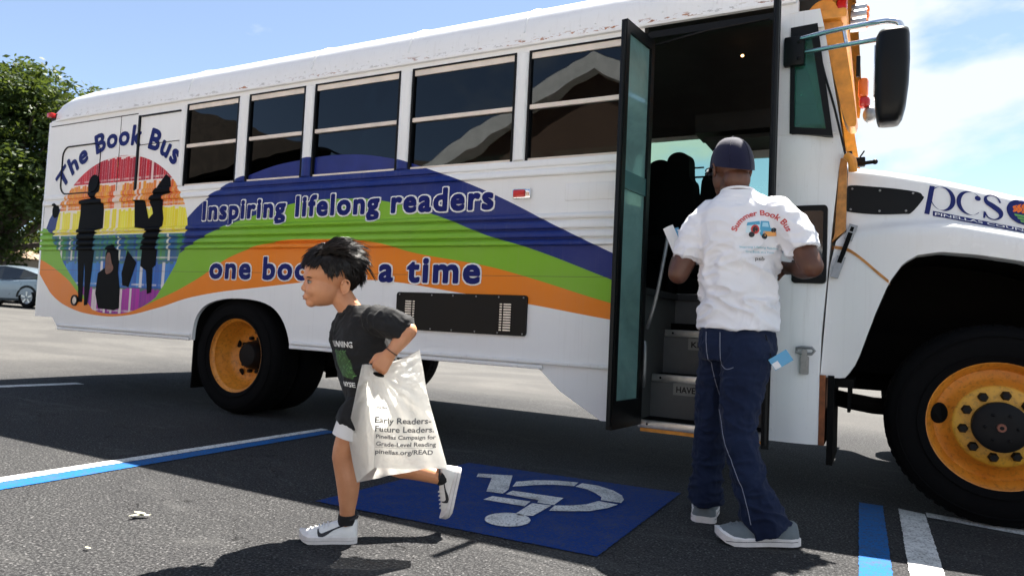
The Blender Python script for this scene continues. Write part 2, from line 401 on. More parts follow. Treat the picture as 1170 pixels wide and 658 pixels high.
def livery():
    t = NT('bus_livery'); sp = t.new('SeparateXYZ'); t.l.new(t.pos(), sp.inputs[0]); x, z = sp.outputs[0], sp.outputs[2]
    cv = [t.curve(x, b, -4, 3, 0, 3) for b in (B1, B2, B3, B4)]
    below = [t.math('LESS_THAN', z, c) for c in cv]
    c = t.mix(below[0], (.80, .80, .80), BLUE); c = t.mix(below[1], c, GREEN); c = t.mix(below[2], c, ORANGE); c = t.mix(below[3], c, (.80, .80, .80))
    # printed picture: shelves of books in rainbow rows, inside an ellipse
    u = t.math('MULTIPLY_ADD', x, 1/ER[0], -EC[0]/ER[0]); w = t.math('MULTIPLY_ADD', z, 1/ER[1], -EC[1]/ER[1])
    d = t.math('ADD', t.math('MULTIPLY', u, u), t.math('MULTIPLY', w, w))
    inside = t.math('LESS_THAN', d, 1.0)
    inside = t.math('MULTIPLY', inside, t.math('GREATER_THAN', z, t.curve(x, [(-4, 1.5), (-3.62, 1.45), (-3.4, 1.22), (-3.1, .97), (-2.9, .80), (-2.6, .6), (-2.2, .7), (-1.95, .95), (-1.75, 1.2), (-1.6, 1.4), (3, 1.4)], -4, 3, 0, 3)))
    row_f = t.math('MULTIPLY_ADD', z, 1/.243, -.755/.243); row = t.math('FLOOR', row_f); fr = t.math('FRACT', row_f)
    rs = t.math('MULTIPLY', row, 7.31)
    xx = t.math('MULTIPLY_ADD', x, 29.0, rs); xx = t.math('ADD', xx, t.math('MULTIPLY', t.noise(9, 2, stretch=(1, 0, 0)), 2.2))
    bid = t.math('FLOOR', xx); bf = t.math('FRACT', xx)
    cmb = t.new('CombineXYZ'); t.l.new(bid, cmb.inputs[0]); t.l.new(row, cmb.inputs[1])
    wn_ = t.new('TexWhiteNoise'); t.l.new(cmb.outputs[0], wn_.inputs[0]); rnd = wn_.outputs[0]
    cs = t.new('SeparateColor'); t.l.new(wn_.outputs[1], cs.inputs[0]); r2, r3 = cs.outputs[1], cs.outputs[2]
    rp = t.math('DIVIDE', t.math('ADD', row, .5), 6.0)
    A = t.ramp(rp, [(0, (.20, .012, .26)), (1/6, (.012, .08, .40)), (2/6, (.06, .26, .05)), (3/6, (.80, .66, .008)), (4/6, (.70, .11, .012)), (5/6, (.60, .004, .015))], 'CONSTANT')
    Bc = t.ramp(rp, [(0, (.42, .015, .34)), (1/6, (.05, .24, .60)), (2/6, (.006, .05, .30)), (3/6, (.82, .76, .06)), (4/6, (.80, .36, .012)), (5/6, (.34, .002, .02))], 'CONSTANT')
    bk = t.mix(rnd, A, Bc); bk = t.mix(t.math('MULTIPLY', t.math('GREATER_THAN', r2, .85), .75), bk, (.80, .74, .70))
    gap = t.math('ADD', t.math('LESS_THAN', bf, .05), t.math('GREATER_THAN', fr, t.math('MULTIPLY_ADD', r3, .13, .885)), clamp=True)
    bk = t.mix(t.math('MULTIPLY', gap, .85), bk, t.mix(t.math('GREATER_THAN', row, 2.5), (.05, .16, .10), (.82, .76, .72)))
    band = t.math('MULTIPLY', t.math('GREATER_THAN', fr, .10), t.math('LESS_THAN', fr, .17)); bk = t.mix(t.math('MULTIPLY', band, t.math('MULTIPLY', r3, .6)), bk, (.8, .75, .7))
    bk = t.mix(t.math('LESS_THAN', fr, .03), bk, t.mix(t.math('GREATER_THAN', row, 2.5), (.03, .07, .25), (.78, .74, .70)))
    c = t.mix(inside, c, bk)
    seam = t.math('LESS_THAN', t.math('ABSOLUTE', t.math('SUBTRACT', z, 1.153)), .0022)
    c = t.mix(t.math('MULTIPLY', seam, .55), c, (.08, .05, .04))
    # rust round the old emergency door seam
    rz = t.math('MULTIPLY', t.math('LESS_THAN', t.math('ABSOLUTE', t.math('SUBTRACT', x, -2.645)), .022), t.ramp(t.noise(9, 4, .7, stretch=(2, 1, .8)), [(.56, (0, 0, 0)), (.62, (1, 1, 1))]))
    c = t.mix(t.math('MULTIPLY', rz, t.math('GREATER_THAN', z, 1.9)), c, (.42, .20, .03))
    c = weather(t, c, x, z, .55)
    t.l.new(c, t.b.inputs['Base Color'])
    t.l.new(t.math('MULTIPLY_ADD', t.noise(5, 4), .2, .28), t.b.inputs['Roughness'])
    t.b.inputs['Specular IOR Level'].default_value = .22; t.b.inputs['Coat Weight'].default_value = .04; t.b.inputs['Coat Roughness'].default_value = .1
    # oil-canned sheet metal and faint rivet columns
    t.bump(t.math('ADD', t.noise(1.6, 3, stretch=(1, 1, 1.6)), t.math('MULTIPLY', t.noise(30, 3), .03)), .22, .03)
    return t.m
M['livery'] = livery()
def film():
    """dark glass whose lower part carries the blue perforated film of the wrap"""
    t = NT('window_film'); t.n.remove(t.b); sp = t.new('SeparateXYZ'); t.l.new(t.pos(), sp.inputs[0])
    m = t.math('LESS_THAN', sp.outputs[2], t.curve(sp.outputs[0], B1, -4, 3, 0, 3))
    fr = t.new('Fresnel'); fr.inputs[0].default_value = 1.48
    tr = t.new('BsdfTransparent'); tr.inputs[0].default_value = (.07, .085, .085, 1)
    gl = t.new('BsdfGlossy'); gl.inputs[0].default_value = (.9, .95, .97, 1); t.l.new(t.math('MULTIPLY_ADD', t.noise(3, 3), .012, .004), gl.inputs['Roughness'])
    bp = t.new('Bump'); bp.inputs['Strength'].default_value = .05; bp.inputs['Distance'].default_value = .05; t.l.new(t.noise(1.6, 2), bp.inputs['Height']); t.l.new(bp.outputs[0], gl.inputs['Normal'])
    ms = t.new('MixShader'); t.l.new(t.math('ADD', fr.outputs[0], .0), ms.inputs[0]); t.l.new(tr.outputs[0], ms.inputs[1]); t.l.new(gl.outputs[0], ms.inputs[2])
    pb = t.new('BsdfPrincipled'); pb.inputs['Roughness'].default_value = .3
    t.l.new(t.ramp(t.noise(8, 3), [(.3, (.008, .018, .14)), (.7, (.012, .024, .18))]), pb.inputs['Base Color'])
    m2 = t.new('MixShader'); t.l.new(m, m2.inputs[0]); t.l.new(ms.outputs[0], m2.inputs[1]); t.l.new(pb.outputs[0], m2.inputs[2])
    t.l.new(m2.outputs[0], t.out.inputs[0]); return t.m
M['film'] = film()

# ------------------------------------------------------------------ ground
def asphalt():
    t = NT('asphalt'); sp = t.new('SeparateXYZ'); t.l.new(t.pos(), sp.inputs[0])
    fine = t.noise(98, 3, .72); mid = t.noise(38, 4, .65); big = t.noise(.7, 5, .6)
    vo = t.new('TexVoronoi'); vo.inputs['Scale'].default_value = 88; t.l.new(t.pos(), vo.inputs['Vector'])
    c = t.ramp(fine, [(.36, (.004, .004, .0045)), (.5, (.026, .026, .027)), (.63, (.13, .129, .126))])
    c = t.mix(.35, c, t.ramp(mid, [(.35, (.016, .016, .0165)), (.68, (.060, .0595, .058))]))
    cs = t.new('SeparateColor'); t.l.new(vo.outputs['Color'], cs.inputs[0])
    chip = t.math('MULTIPLY', t.math('GREATER_THAN', cs.outputs[0], .90), t.math('LESS_THAN', vo.outputs['Distance'], .36))
    c = t.mix(t.math('MULTIPLY', chip, .55), c, (.22, .215, .21))
    c = t.mix(t.ramp(big, [(.35, (0, 0, 0)), (.7, (.5, .5, .5))]), c, (.022, .022, .024))
    # worn pale streaks, patches and hairline cracks
    wp = t.ramp(t.noise(1.3, 6, .68, .8, stretch=(1, 3.2, 1)), [(.56, (0, 0, 0)), (.70, (1, 1, 1))])
    c = t.mix(t.math('MULTIPLY', wp, .32), c, (.11, .108, .104))
    cn = t.new('TexNoise'); cn.inputs['Scale'].default_value = 1.1; cn.inputs['Detail'].default_value = 5; t.l.new(t.pos(), cn.inputs['Vector'])
    crk = t.math('LESS_THAN', t.math('ABSOLUTE', t.math('SUBTRACT', cn.outputs['Fac'], .5)), .0011)
    c = t.mix(t.math('MULTIPLY', crk, .8), c, (.006, .006, .006))
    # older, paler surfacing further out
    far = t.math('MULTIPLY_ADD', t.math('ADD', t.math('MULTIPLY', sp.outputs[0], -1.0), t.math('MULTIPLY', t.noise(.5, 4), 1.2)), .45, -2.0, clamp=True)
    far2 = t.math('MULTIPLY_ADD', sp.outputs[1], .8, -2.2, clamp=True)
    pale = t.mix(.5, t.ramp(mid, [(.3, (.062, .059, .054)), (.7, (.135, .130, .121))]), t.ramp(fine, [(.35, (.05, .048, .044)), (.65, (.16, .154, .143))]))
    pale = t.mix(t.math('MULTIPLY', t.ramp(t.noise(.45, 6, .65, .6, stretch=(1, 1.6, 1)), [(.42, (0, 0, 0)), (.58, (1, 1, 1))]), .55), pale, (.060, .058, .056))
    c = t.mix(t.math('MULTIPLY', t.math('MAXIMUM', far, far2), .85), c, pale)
    c = t.mix(1.0, c, (.90, .90, .91), 'MULTIPLY')
    t.l.new(c, t.b.inputs['Base Color']); t.b.inputs['Roughness'].default_value = .9; t.b.inputs['Specular IOR Level'].default_value = .12
    t.bump(t.math('ADD', fine, t.math('MULTIPLY', mid, .7)), .9, .006)
    return t.m
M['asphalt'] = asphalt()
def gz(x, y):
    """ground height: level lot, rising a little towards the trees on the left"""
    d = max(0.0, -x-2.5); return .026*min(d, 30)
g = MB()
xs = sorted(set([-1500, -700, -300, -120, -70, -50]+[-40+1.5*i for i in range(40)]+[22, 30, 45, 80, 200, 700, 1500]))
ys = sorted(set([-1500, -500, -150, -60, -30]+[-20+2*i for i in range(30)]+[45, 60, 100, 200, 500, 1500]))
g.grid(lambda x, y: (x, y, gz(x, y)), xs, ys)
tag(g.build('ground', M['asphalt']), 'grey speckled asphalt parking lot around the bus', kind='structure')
def worn(name, col, edge=.30):
    t = NT(name); n = t.noise(95, 4, .7); n2 = t.noise(9, 5, .6)
    c = t.mix(t.ramp(n, [(.36, (.8, .8, .8)), (.49, (0, 0, 0))]), tuple(col), (.05, .05, .052))
    c = t.mix(t.math('MULTIPLY', t.ramp(n2, [(.48, (0, 0, 0)), (.70, (1, 1, 1))]), edge*1.4), c, (.07, .07, .072))
    t.l.new(c, t.b.inputs['Base Color']); t.b.inputs['Roughness'].default_value = .8; t.b.inputs['Specular IOR Level'].default_value = .1
    t.bump(t.math('ADD', n, t.noise(80, 3)), .6, .004); return t.m
M['pwhite'] = worn('worn_white_paint', (.66, .66, .64)); M['pblue'] = worn('worn_blue_paint', (.009, .105, .32)); M['pdblue'] = worn('sign_blue_paint', (.002, .030, .165), .2)
def jag(poly, amp=.006, step=.016):
    """paint edge with small irregularities"""
    o = []; n = len(poly)
    for i in range(n):
        a, b = np.array(poly[i]), np.array(poly[(i+1) % n]); k = max(1, int(np.linalg.norm(b-a)/step))
        for j in range(k): o.append(tuple(a+(b-a)*j/k+np.array([rng.uniform(-amp, amp), rng.uniform(-amp, amp)])))
    return o
def marking(name, poly, mat, z, label, amp=.0022):
    m = MB(); v, f = poly_mesh(jag(poly, amp)); m.add([(x, y, z+gz(x, y)) for x, y in v], f)
    for i, q in enumerate(m.f):
        pass
    o = m.build(name, mat, None, False); return tag(o, label, kind='structure')
marking('parking_line', [(-.13, -3.6), (-.02, -3.6), (.075, .02), (0, .02)], M['pwhite'], .004, 'worn white stall line left of the boy')
marking('parking_line', [(-.012, -3.6), (.15, -3.6), (.185, -.01), (.085, -.01)], M['pblue'], .004, 'worn blue stall line beside the left white one')
marking('parking_line', [(3.565, .2), (3.61, -2.2), (3.725, -2.2), (3.675, .2)], M['pblue'], .004, 'blue stall line at the front wheel')
marking('parking_line', [(3.745, .19), (3.765, -2.2), (3.885, -2.2), (3.86, .15)], M['pwhite'], .004, 'white stall line at the front wheel')
marking('parking_line', [(3.865, .19), (3.865, .09), (5.6, -.25), (5.6, -.12)], M['pwhite'], .004, 'white line running under the front wheel')
marking('parking_line', [(-3.82, -1.6), (-3.70, -1.6), (-3.42, .30), (-3.56, .30)], M['pwhite'], .004, 'far white stall line behind the rear wheel')
SQ = [(1.375, -1.485), (1.475, -.30), (2.735, -.215), (2.72, -1.425)]
sqr = tag(MB().build('x', M['black']) if False else marking('accessible_parking_square', SQ, M['pdblue'], .004, 'blue painted square with the wheelchair symbol'), None)
sym = MB()
def sp_(poly): 
    v, f = poly_mesh(poly); sym.add([(x, y, .008) for x, y in v], f)
sp_([(1.676, -.528), (1.85, -.446), (1.983, -.745), (2.0, -.834), (1.912, -.848), (1.789, -.574), (1.71, -.603)])
sp_([(1.982, -.91), (2.177, -.884), (2.192, -.978), (1.979, -.993)])
sp_([(2.01, -.751), (2.279, -.723), (2.294, -.873), (2.211, -.88), (2.199, -.839), (2.014, -.834)])
sp_([(2.197, -.908), (2.289, -.887), (2.294, -1.098), (2.24, -1.13), (2.215, -1.114)])
sp_(ellipse(2.229, -1.215, .098, .106, 28))
sp_([(1.97, -.675), (1.935, -.565), (2.003, -.466), (2.098, -.398), (2.211, -.363), (2.225, -.458), (2.125, -.497), (2.051, -.565), (2.01, -.623)])
sp_([(2.234, -.366), (2.328, -.363), (2.43, -.415), (2.50, -.485), (2.535, -.56), (2.545, -.632), (2.444, -.641), (2.428, -.588), (2.373, -.527), (2.304, -.476), (2.235, -.462)])
sp_([(2.442, -.667), (2.542, -.668), (2.522, -.762), (2.472, -.864), (2.394, -.927), (2.317, -.976), (2.3, -.878), (2.366, -.827), (2.416, -.761)])
so_ = sym.build('accessible_parking_symbol', M['pwhite'], None, False); tag(so_, 'white wheelchair symbol painted on the blue square', kind='structure')
# ------------------------------------------------------------------ the bus
W_ = 2.44
bus = empty('school_bus', (0, 1.22, 0), 'white school bus with rainbow wrap lettered for lifelong readers, entry door open', 'bus')
RIBS = [(1.345, 1.388), (1.394, 1.444), (1.450, 1.507), (1.513, 1.552), (1.787, 1.838)]
PROF = [(1.34, 0)]
for a, b in RIBS:
    m_ = (a+b)/2; PROF += [(a, 0), (a+.0015, .017), (a+.008, .023), (m_, .023), (b-.010, .015), (b-.002, .005), (b, 0)]
PROF += [(1.848, 0), (1.853, .014), (1.880, .016), (1.893, .010), (1.898, 0), (2.246, 0), (2.615, 0), (2.645, 0)]
PROF = [PROF[0]]+[p for i, p in enumerate(PROF[1:]) if p[0] > PROF[i][0]+1e-6]
PZ = [p[0] for p in PROF]; PO = [p[1] for p in PROF]
def out(z): return float(np.interp(z, PZ, PO, 0, 0))
WIN = [(-1.72, -1.07), (-.955, -.336), (-.238, .578), (.68, 1.514), (1.606, 2.37)]
ZB, ZM, ZT = 1.893, 2.246, 2.615
xs_ = sorted(set([-3.80]+list(np.linspace(-3.8, -1.72, 22))+[q for w in WIN for q in w]+[.2, .4]))
mb = MB()
mb.grid(lambda x, z: (x, -out(z), z), xs_, PZ, skip=lambda x, z: ZB < z < ZT and any(a < x < b for a, b in WIN))
# lower flat panel with the wheel arch cut out
arch = [(-1.465, .578), (-1.455, .70), (-1.42, .79), (-1.34, .865), (-1.22, .912), (-1.05, .938), (-.86, .940), (-.68, .922), (-.54, .875), (-.44, .79), (-.375, .68), (-.345, .578)]
arch = arch[:1]+[p for p in smooth_path([(x, 0, z) for x, z in arch], [1]*len(arch), 4)[0]][1:-1]+arch[-1:]
arch = [(p[0], p[2]) if len(p) == 3 else p for p in arch]
low = [(-3.80, 1.34), (-3.80, .69), (-3.52, .69), (-3.42, .585)]+arch+[(1.77, .578), (1.92, .45), (2.19, .30), (2.372, .30), (2.372, 1.34)]
mb.sideprism(low, 0, .03)
mb.build('body_side', M['livery'], bus, ang=40)
# rounded rear corner, rear wall
mb = MB(); n = 8
for y0, sg in ((0, 1), (W_, -1)):
    v = []
    for z in (.69, 1.15, 1.84, 1.86, 2.645):
        v.append([(-3.80-.12*math.sin(PI/2*k/n)-(.012 if z in (1.84,) else 0), y0+sg*.12*(1-math.cos(PI/2*k/n)), z) for k in range(n+1)])
    vv = [q for r in v for q in r]; mb.add(vv, [(i*(n+1)+k, i*(n+1)+k+1, (i+1)*(n+1)+k+1, (i+1)*(n+1)+k) for i in range(4) for k in range(n)])
mb.box(-3.92, -3.90, .12, W_-.12, .69, 2.645)
mb.build('rear_wall', M['white'], bus)
MB().box(-3.99, -3.88, .55, W_-.55, .56, .70, bev=.02).build('rear_bumper', M['blackmetal'], bus)
# roof: loft from the drip rail over the crown, rounded down at the tail
RP = [(0, 2.645), (-.022, 2.648), (-.024, 2.662), (-.002, 2.668), (0, 2.74), (.012, 2.80), (.04, 2.86), (.09, 2.915), (.17, 2.965), (.29, 3.01), (.45, 3.05), (.75, 3.085), (1.22, 3.10)]
RP = RP+[(W_-y, z) for y, z in RP[-2::-1]]
rx = [-3.93, -3.915, -3.88, -3.82, -3.72, -3.58, -3.40, -3.1]+list(np.linspace(-2.8, 3.14, 14))
def roof_pt(x, i):
    y, z = RP[i]; t = max(0, (-3.40-x)/.53); k = math.sqrt(max(0, 1-t**2.2)); zz = 2.668
    if z > zz: z = zz+(z-zz)*(.12+.88*k)
    y = y+(1.22-y)*.09*(1-k)
    return (x, y, z)
mb = MB(); mb.grid(lambda x, i: roof_pt(x, int(i)), rx, list(range(len(RP))))
mb.add([roof_pt(-3.93, i) for i in range(len(RP))], [tuple(range(len(RP)))])
for x in np.arange(-3.3, 3.0, .105): mb.ball((x, -.004, 2.725), (.006, .004, .006), 6, 4)
roof = mb.build('roof', M['roof'], bus, ang=50)
# seams across the roof skin
mb = MB()
for x in (-1.72, -.29, .63, 1.56): mb.tube([(x, RP[i][0]-.001, RP[i][1]+.002) for i in range(4, 14)], .006, 6)
mb.build_each('roof_seam', M['roof'], roof)
# rear clearance lamp on the cap
MB().box(-3.86, -3.78, -.02, .03, 2.70, 2.745, bev=.008).build('clearance_lamp', M['redlens'], bus)
# posts, window frames, panes
for k, (a, b) in enumerate(WIN):
    m = MB(); g_ = .016
    for (x0, x1) in ((a, a+g_), (b-g_, b)): m.box(x0, x1, -.004, .05, ZB, ZT, 0)
    m.box(a+g_, b-g_, -.003, .05, ZT-.012, ZT, 0)
    m.box(a+g_, b-g_, .004, .045, ZT-.052, ZT-.012, 1)
    m.box(a+g_, b-g_, .002, .04, ZM-.014, ZM+.014, 1); m.box(a+g_, b-g_, .006, .045, ZB, ZB+.018, 1)
    fr = m.build('window', [M['blackpaint'], M['cream']], bus, False)
    p = MB(); p.box(a+g_, b-g_, .022, .026, ZB+.018, ZM-.014).box(a+g_, b-g_, .014, .018, ZM+.014, ZT-.052)
    p.build('pane', M['film'], fr, False)
# rounded white posts between the windows
mb = MB()
for a, b in [(-1.79, -1.72)]+[(WIN[i][1], WIN[i+1][0]) for i in range(4)]:
    c_, h_ = (a+b)/2, (b-a)/2-.004
    mb.grid(lambda u, z: (c_+h_*math.sin(u), -.002-.020*math.cos(u), z), [PI*(-.5+k/8) for k in range(9)], [1.90, 2.0, 2.6])
mb.build_each('window_post', M['livery'], bus)
# covered openings and trim of the rear side panel
m = MB(); m.box(-2.375, -2.352, -.014, .0, 1.86, 2.575); m.box(-2.352, -1.80, -.010, 0, 2.56, 2.575)
m.box(-2.352, -1.80, -.006, 0, 2.30, 2.305)
m.box(-3.78, -2.40, -.005, .0, 2.595, 2.602)
m.build('door_seal', M['blackpaint'], bus, False)
m = MB(); rr = rrect(-3.545, -2.93, 1.90, 2.37, .10, 8); pth = [(x, -.004, z) for x, z in rr]
m.tube(pth[8:28], .008, 8); m.build('hatch_seal', M['blackpaint'], bus)
m = MB(); m.tube(pth[27:]+pth[:9], .0035, 6); m.box(-2.648, -2.644, -.003, 0, 1.86, 2.60); m.build('hatch_seam', M['under'], bus)
# fuel filler ring low on the rear panel
m = MB(); m.lathe([(.052, .0), (.052, -.012), (.038, -.012), (.038, -.004), (0, -.004)], (-3.165, -.001, .865), 'y', 24)
m.m = [1 if i >= 3*24 else 0 for i in range(len(m.f))]; m.build('filler_cap', [M['blackpaint'], M['cream']], bus)
# skirt mouldings
m = MB()
for x0, x1 in ((-3.40, -1.48), (-.335, 2.30)):
    x1b = min(x1, 1.80)
    m.box(x0, x1, -.020, 0, .606, .630, bev=.006).box(x0, x1b, -.020, 0, .574, .600, bev=.006)
m.build_each('skirt_moulding', M['white'], bus)
# air grille
m = MB(); m.sideprism(rrect(.655, 1.675, .772, 1.03, .02), -.014, 0)
gr = m.build('air_grille', M['blackpaint'], bus)
m = MB()
for k in range(11):
    z = .815+k*.0165
    for x0, x1 in ((.735, .785), (.797, .813)):
        if not (k == 10): m.box(x0, x1, -.018, -.012, z, z+.0085)
    z = .80+k*.0165
    for x0, x1 in ((1.482, 1.498), (1.51, 1.563)): m.box(x0, x1, -.018, -.012, z, z+.0085)
m.build_each('slat', M['alu'], gr, False)
m = MB()
for x in (.68, .95, 1.12, 1.30, 1.47, 1.65):
    for z in (.785, 1.015): m.ball((x, -.014, z), (.006, .004, .006), 8, 5)
m.build_each('screw', M['steel'], gr)
# side marker lamp, blank plate
m = MB(); m.box(1.535, 1.665, -.020, 0, 1.648, 1.712, bev=.008); lp = m.build('marker_lamp', M['chrome'], bus)
MB().box(1.545, 1.630, -.032, -.018, 1.656, 1.704, bev=.008).build('lens', M['redlens'], lp)
MB().box(1.90, 2.235, -.004, 0, 1.625, 1.735, bev=.003).build('access_plate', M['white'], bus)

# ---- lettering and silhouettes of the wrap, draped over the ribs
def drape(parts, name, mats, eps=.0035, parent=bus, label=None):
    m = MB()
    for i, (v, f) in enumerate(parts):
        v, f = cut_mesh(v, f, (), [z for z in PZ])
        e = eps+.0012*i
        m.add([(x, -out(z)-e, z) for x, z in v], f, i)
    o = m.build(name, mats, parent, False, recalc=False)
    if label: o['label'] = label
    return o
def fat(v, f, r, n, sx=1, sz=1):
    """bolder lettering: the outline repeated round a small circle, each copy a hair above the last"""
    return [([(p[0]+r*sx*1.15*max(-.8, min(.8, math.cos(2*PI*(k+.5)/n))), p[1]+r*sz*1.15*max(-.8, min(.8, math.sin(2*PI*(k+.5)/n)))) for p in v], f) for k in range(n)]+([(v, f)] if n else [])
def lettering(s, x0, x1, z0, z1, name='lettering', b0=.075, b1=.034):
    v, f = text2d(s, 0, 1.17); x_a, x_b = min(p[0] for p in v), max(p[0] for p in v); sx = (x1-x0)/(x_b-x_a); sz = (z1-z0)/.73
    for wv, f in words(v, f):
        q = [(x0+(p[0]-x_a)*sx, z0+p[1]*sz) for p in wv]; m = MB()
        for i, (parts, e0) in enumerate(((fat(q, f, .0205, 14), .0028), (fat(q, f, .0105, 8), .0048))):
            for j, (vv, ff) in enumerate(parts):
                vv, ff = cut_mesh(vv, ff, (), [z for z in PZ if z0-.1 < z < z1+.1]); m.add([(x, -out(z)-e0*(1.6 if i else .9)-.0002*j, z) for x, z in vv], ff, i)
        m.build(name, [M['white_vinyl'], M['navy']], bus, False, recalc=False)
lettering('Inspiring lifelong readers', -1.42, 1.385, 1.596, 1.752)
lettering('one book at a time', -1.285, 1.31, 1.106, 1.282)
def arc_text(s, x_c, z_c, rx_, rz_, a_start, a_end, h):
    v, f = s; L = L_ALL; sc = h/.73
    # even arc-length travel along the ellipse from a_start to a_end
    N = 200; A = [a_start+(a_end-a_start)*k/N for k in range(N+1)]; P = [(x_c+rx_*math.cos(a), z_c+rz_*math.sin(a)) for a in A]
    D = [0]
    for k in range(N): D.append(D[-1]+math.dist(P[k], P[k+1]))
    m = []
    for p in v:
        d = p[0]/L*D[-1]; k = min(N-1, int(np.searchsorted(D, d, 'right'))-1); k = max(k, 0); t = (d-D[k])/(D[k+1]-D[k])
        x = P[k][0]+(P[k+1][0]-P[k][0])*t; z = P[k][1]+(P[k+1][1]-P[k][1])*t
        a = A[k]+(A[k+1]-A[k])*t
        nx, nz_ = math.cos(a)/rx_, math.sin(a)/rz_; l_ = math.hypot(nx, nz_); nx /= l_; nz_ /= l_
        m.append((x+nx*p[1]*sc, z+nz_*p[1]*sc))
    return m, f
L_ALL = max(p[0] for p in text2d('The Book Bus', 0, 1.12)[0])
for wv, wf in words(*text2d('The Book Bus', 0, 1.12)):
    av, af = arc_text((wv, wf), -2.60, 1.49, 1.085, .835, rad(147), rad(46), .185); m = MB()
    for j, (vv, ff) in enumerate(fat(av, af, .0105, 8)): m.add([(x, -.0032-.0002*j, z) for x, z in vv], ff)
    m.build('lettering', M['navy'], bus, False, recalc=False)
SILS = {
 'standing': [[(-3.185, 1.821), (-3.074, 1.842), (-2.921, 1.835), (-2.838, 1.824), (-2.812, 1.723), (-2.81, 1.541), (-2.897, 1.526), (-2.913, 1.435), (-2.932, 1.145), (-2.961, .829), (-3.015, .819), (-3.042, 1.144), (-3.06, 1.227), (-3.047, .852), (-3.11, .85), (-3.165, 1.227), (-3.184, 1.481), (-3.2, 1.549), (-3.182, 1.693)], ellipse(-2.998, 1.957, .092, .112), [(-3.04, 1.86), (-2.95, 1.86), (-2.95, 1.83), (-3.04, 1.83)]],
 'reading': [[(-2.103, 1.853), (-2.048, 1.918), (-1.948, 2.014), (-1.884, 1.975), (-1.86, 1.849), (-1.962, 1.82), (-1.962, 1.711), (-1.94, 1.617), (-1.957, 1.501), (-1.998, 1.385), (-2.003, 1.207), (-2.042, 1.183), (-2.036, .966), (-2.095, .949), (-2.131, 1.159), (-2.215, 1.198), (-2.205, 1.387), (-2.16, 1.528), (-2.336, 1.548), (-2.364, 1.797), (-2.214, 1.791), (-2.146, 1.622), (-2.09, 1.668), (-2.107, 1.716), (-2.15, 1.772)]],
 'seated': [[(-2.735, 1.31), (-2.704, 1.383), (-2.627, 1.399), (-2.557, 1.358), (-2.528, 1.229), (-2.531, 1.14), (-2.487, .988), (-2.479, .812), (-2.552, .79), (-2.794, .802), (-2.851, .94), (-2.834, 1.129), (-2.733, 1.179)], [(-2.413, 1.341), (-2.274, 1.229), (-2.313, 1.134), (-2.362, 1.006), (-2.452, 1.021), (-2.478, 1.132)]],
 'peeking': [ellipse(-3.60, 1.74, .058, .072)]}
for k, polys in SILS.items():
    parts = []
    vs_, fs_ = [], []
    for q in polys:
        v, f = poly_mesh(q); fs_ += [tuple(i+len(vs_) for i in t) for t in f]; vs_ += v
    o = drape([(vs_, fs_)], 'silhouette', [M['silh']], .0025); o['label'] = {'standing': 'black silhouette of a standing child', 'reading': 'black silhouette of a child holding a book', 'seated': 'black silhouette of a child sitting', 'peeking': 'small black silhouette head at the edge'}[k]
    if k == 'seated':
        v, f = poly_mesh(smooth_poly([(-2.72, 1.293), (-2.67, 1.318), (-2.633, 1.228), (-2.601, 1.18), (-2.637, 1.135), (-2.717, 1.133)], 3)); drape([(v, f)], 'hair', [M['silhred']], .0045, o)

# ---- far side, front, floor, inside
m = MB(); fw = [(a, b) for a, b in WIN[:4]]+[(1.66, 2.32), (2.60, 3.22)]
zf = [.57, 1.34, 1.78, 1.893, 2.40, 2.615, 2.645]
xf = sorted(set([-3.8, 3.43]+[q for w in fw for q in w]))
def fskip(x, z): return (ZB < z < ZT and any(a < x < b for a, b in fw[:5])) or (1.78 < z < 2.40 and 2.60 < x < 3.22)
m.grid(lambda x, z: (x, W_, z), xf, zf, skip=fskip); m.grid(lambda x, z: (x, W_-.04, z), xf, zf, skip=fskip)
m.build('far_side', M['white'], bus, False)
m = MB()
for a, b in fw[:5]: m.box(a, b, W_-.022, W_-.018, ZB, ZT)
m.box(2.60, 3.22, W_-.022, W_-.018, 1.78, 2.40)
m.build_each('far_pane', M['glass_side'], bus, False)
m = MB(); m.box(-3.88, 2.42, .06, W_-.06, 1.06, 1.10); m.box(2.42, 3.40, .80, W_-.06, 1.06, 1.10)
m.build('floor', M['gloomgrey'], bus, False)
m = MB(); m.grid(lambda x, i: (x, .05+(RP[int(i)][0])*.959, min(RP[int(i)][1], 3.1)-.06), [-3.45, 3.3], list(range(4, len(RP)-4))); m.box(-3.80, -3.78, .1, W_-.1, 1.1, 2.66)
m.box(-3.86, 2.38, .03, .05, 1.1, ZB-.01); m.box(-3.86, 2.38, .03, .05, ZT+.01, 2.74); m.box(-3.86, 3.4, W_-.06, W_-.045, 1.1, 1.77); m.box(-3.86, 3.4, W_-.06, W_-.045, ZT+.03, 2.74); m.box(-3.86, -1.75, .03, .05, ZB, ZT)
m.build('interior_lining', M['gloomgrey'], bus)
# shelves of books along the far wall
m = MB(); m.box(-3.6, 1.5, W_-.42, W_-.07, 1.86, 1.88); m.box(-3.6, 1.5, W_-.42, W_-.07, 1.50, 1.52); m.box(2.3, 3.1, W_-.5, W_-.06, 2.46, 2.49); m.box(1.55, 1.60, 1.3, W_-.06, 1.1, 2.2)
m.box(2.2, 3.2, W_-.40, W_-.06, 2.56, 2.72)
m.build_each('shelf', M['gloomgrey'], bus, False)
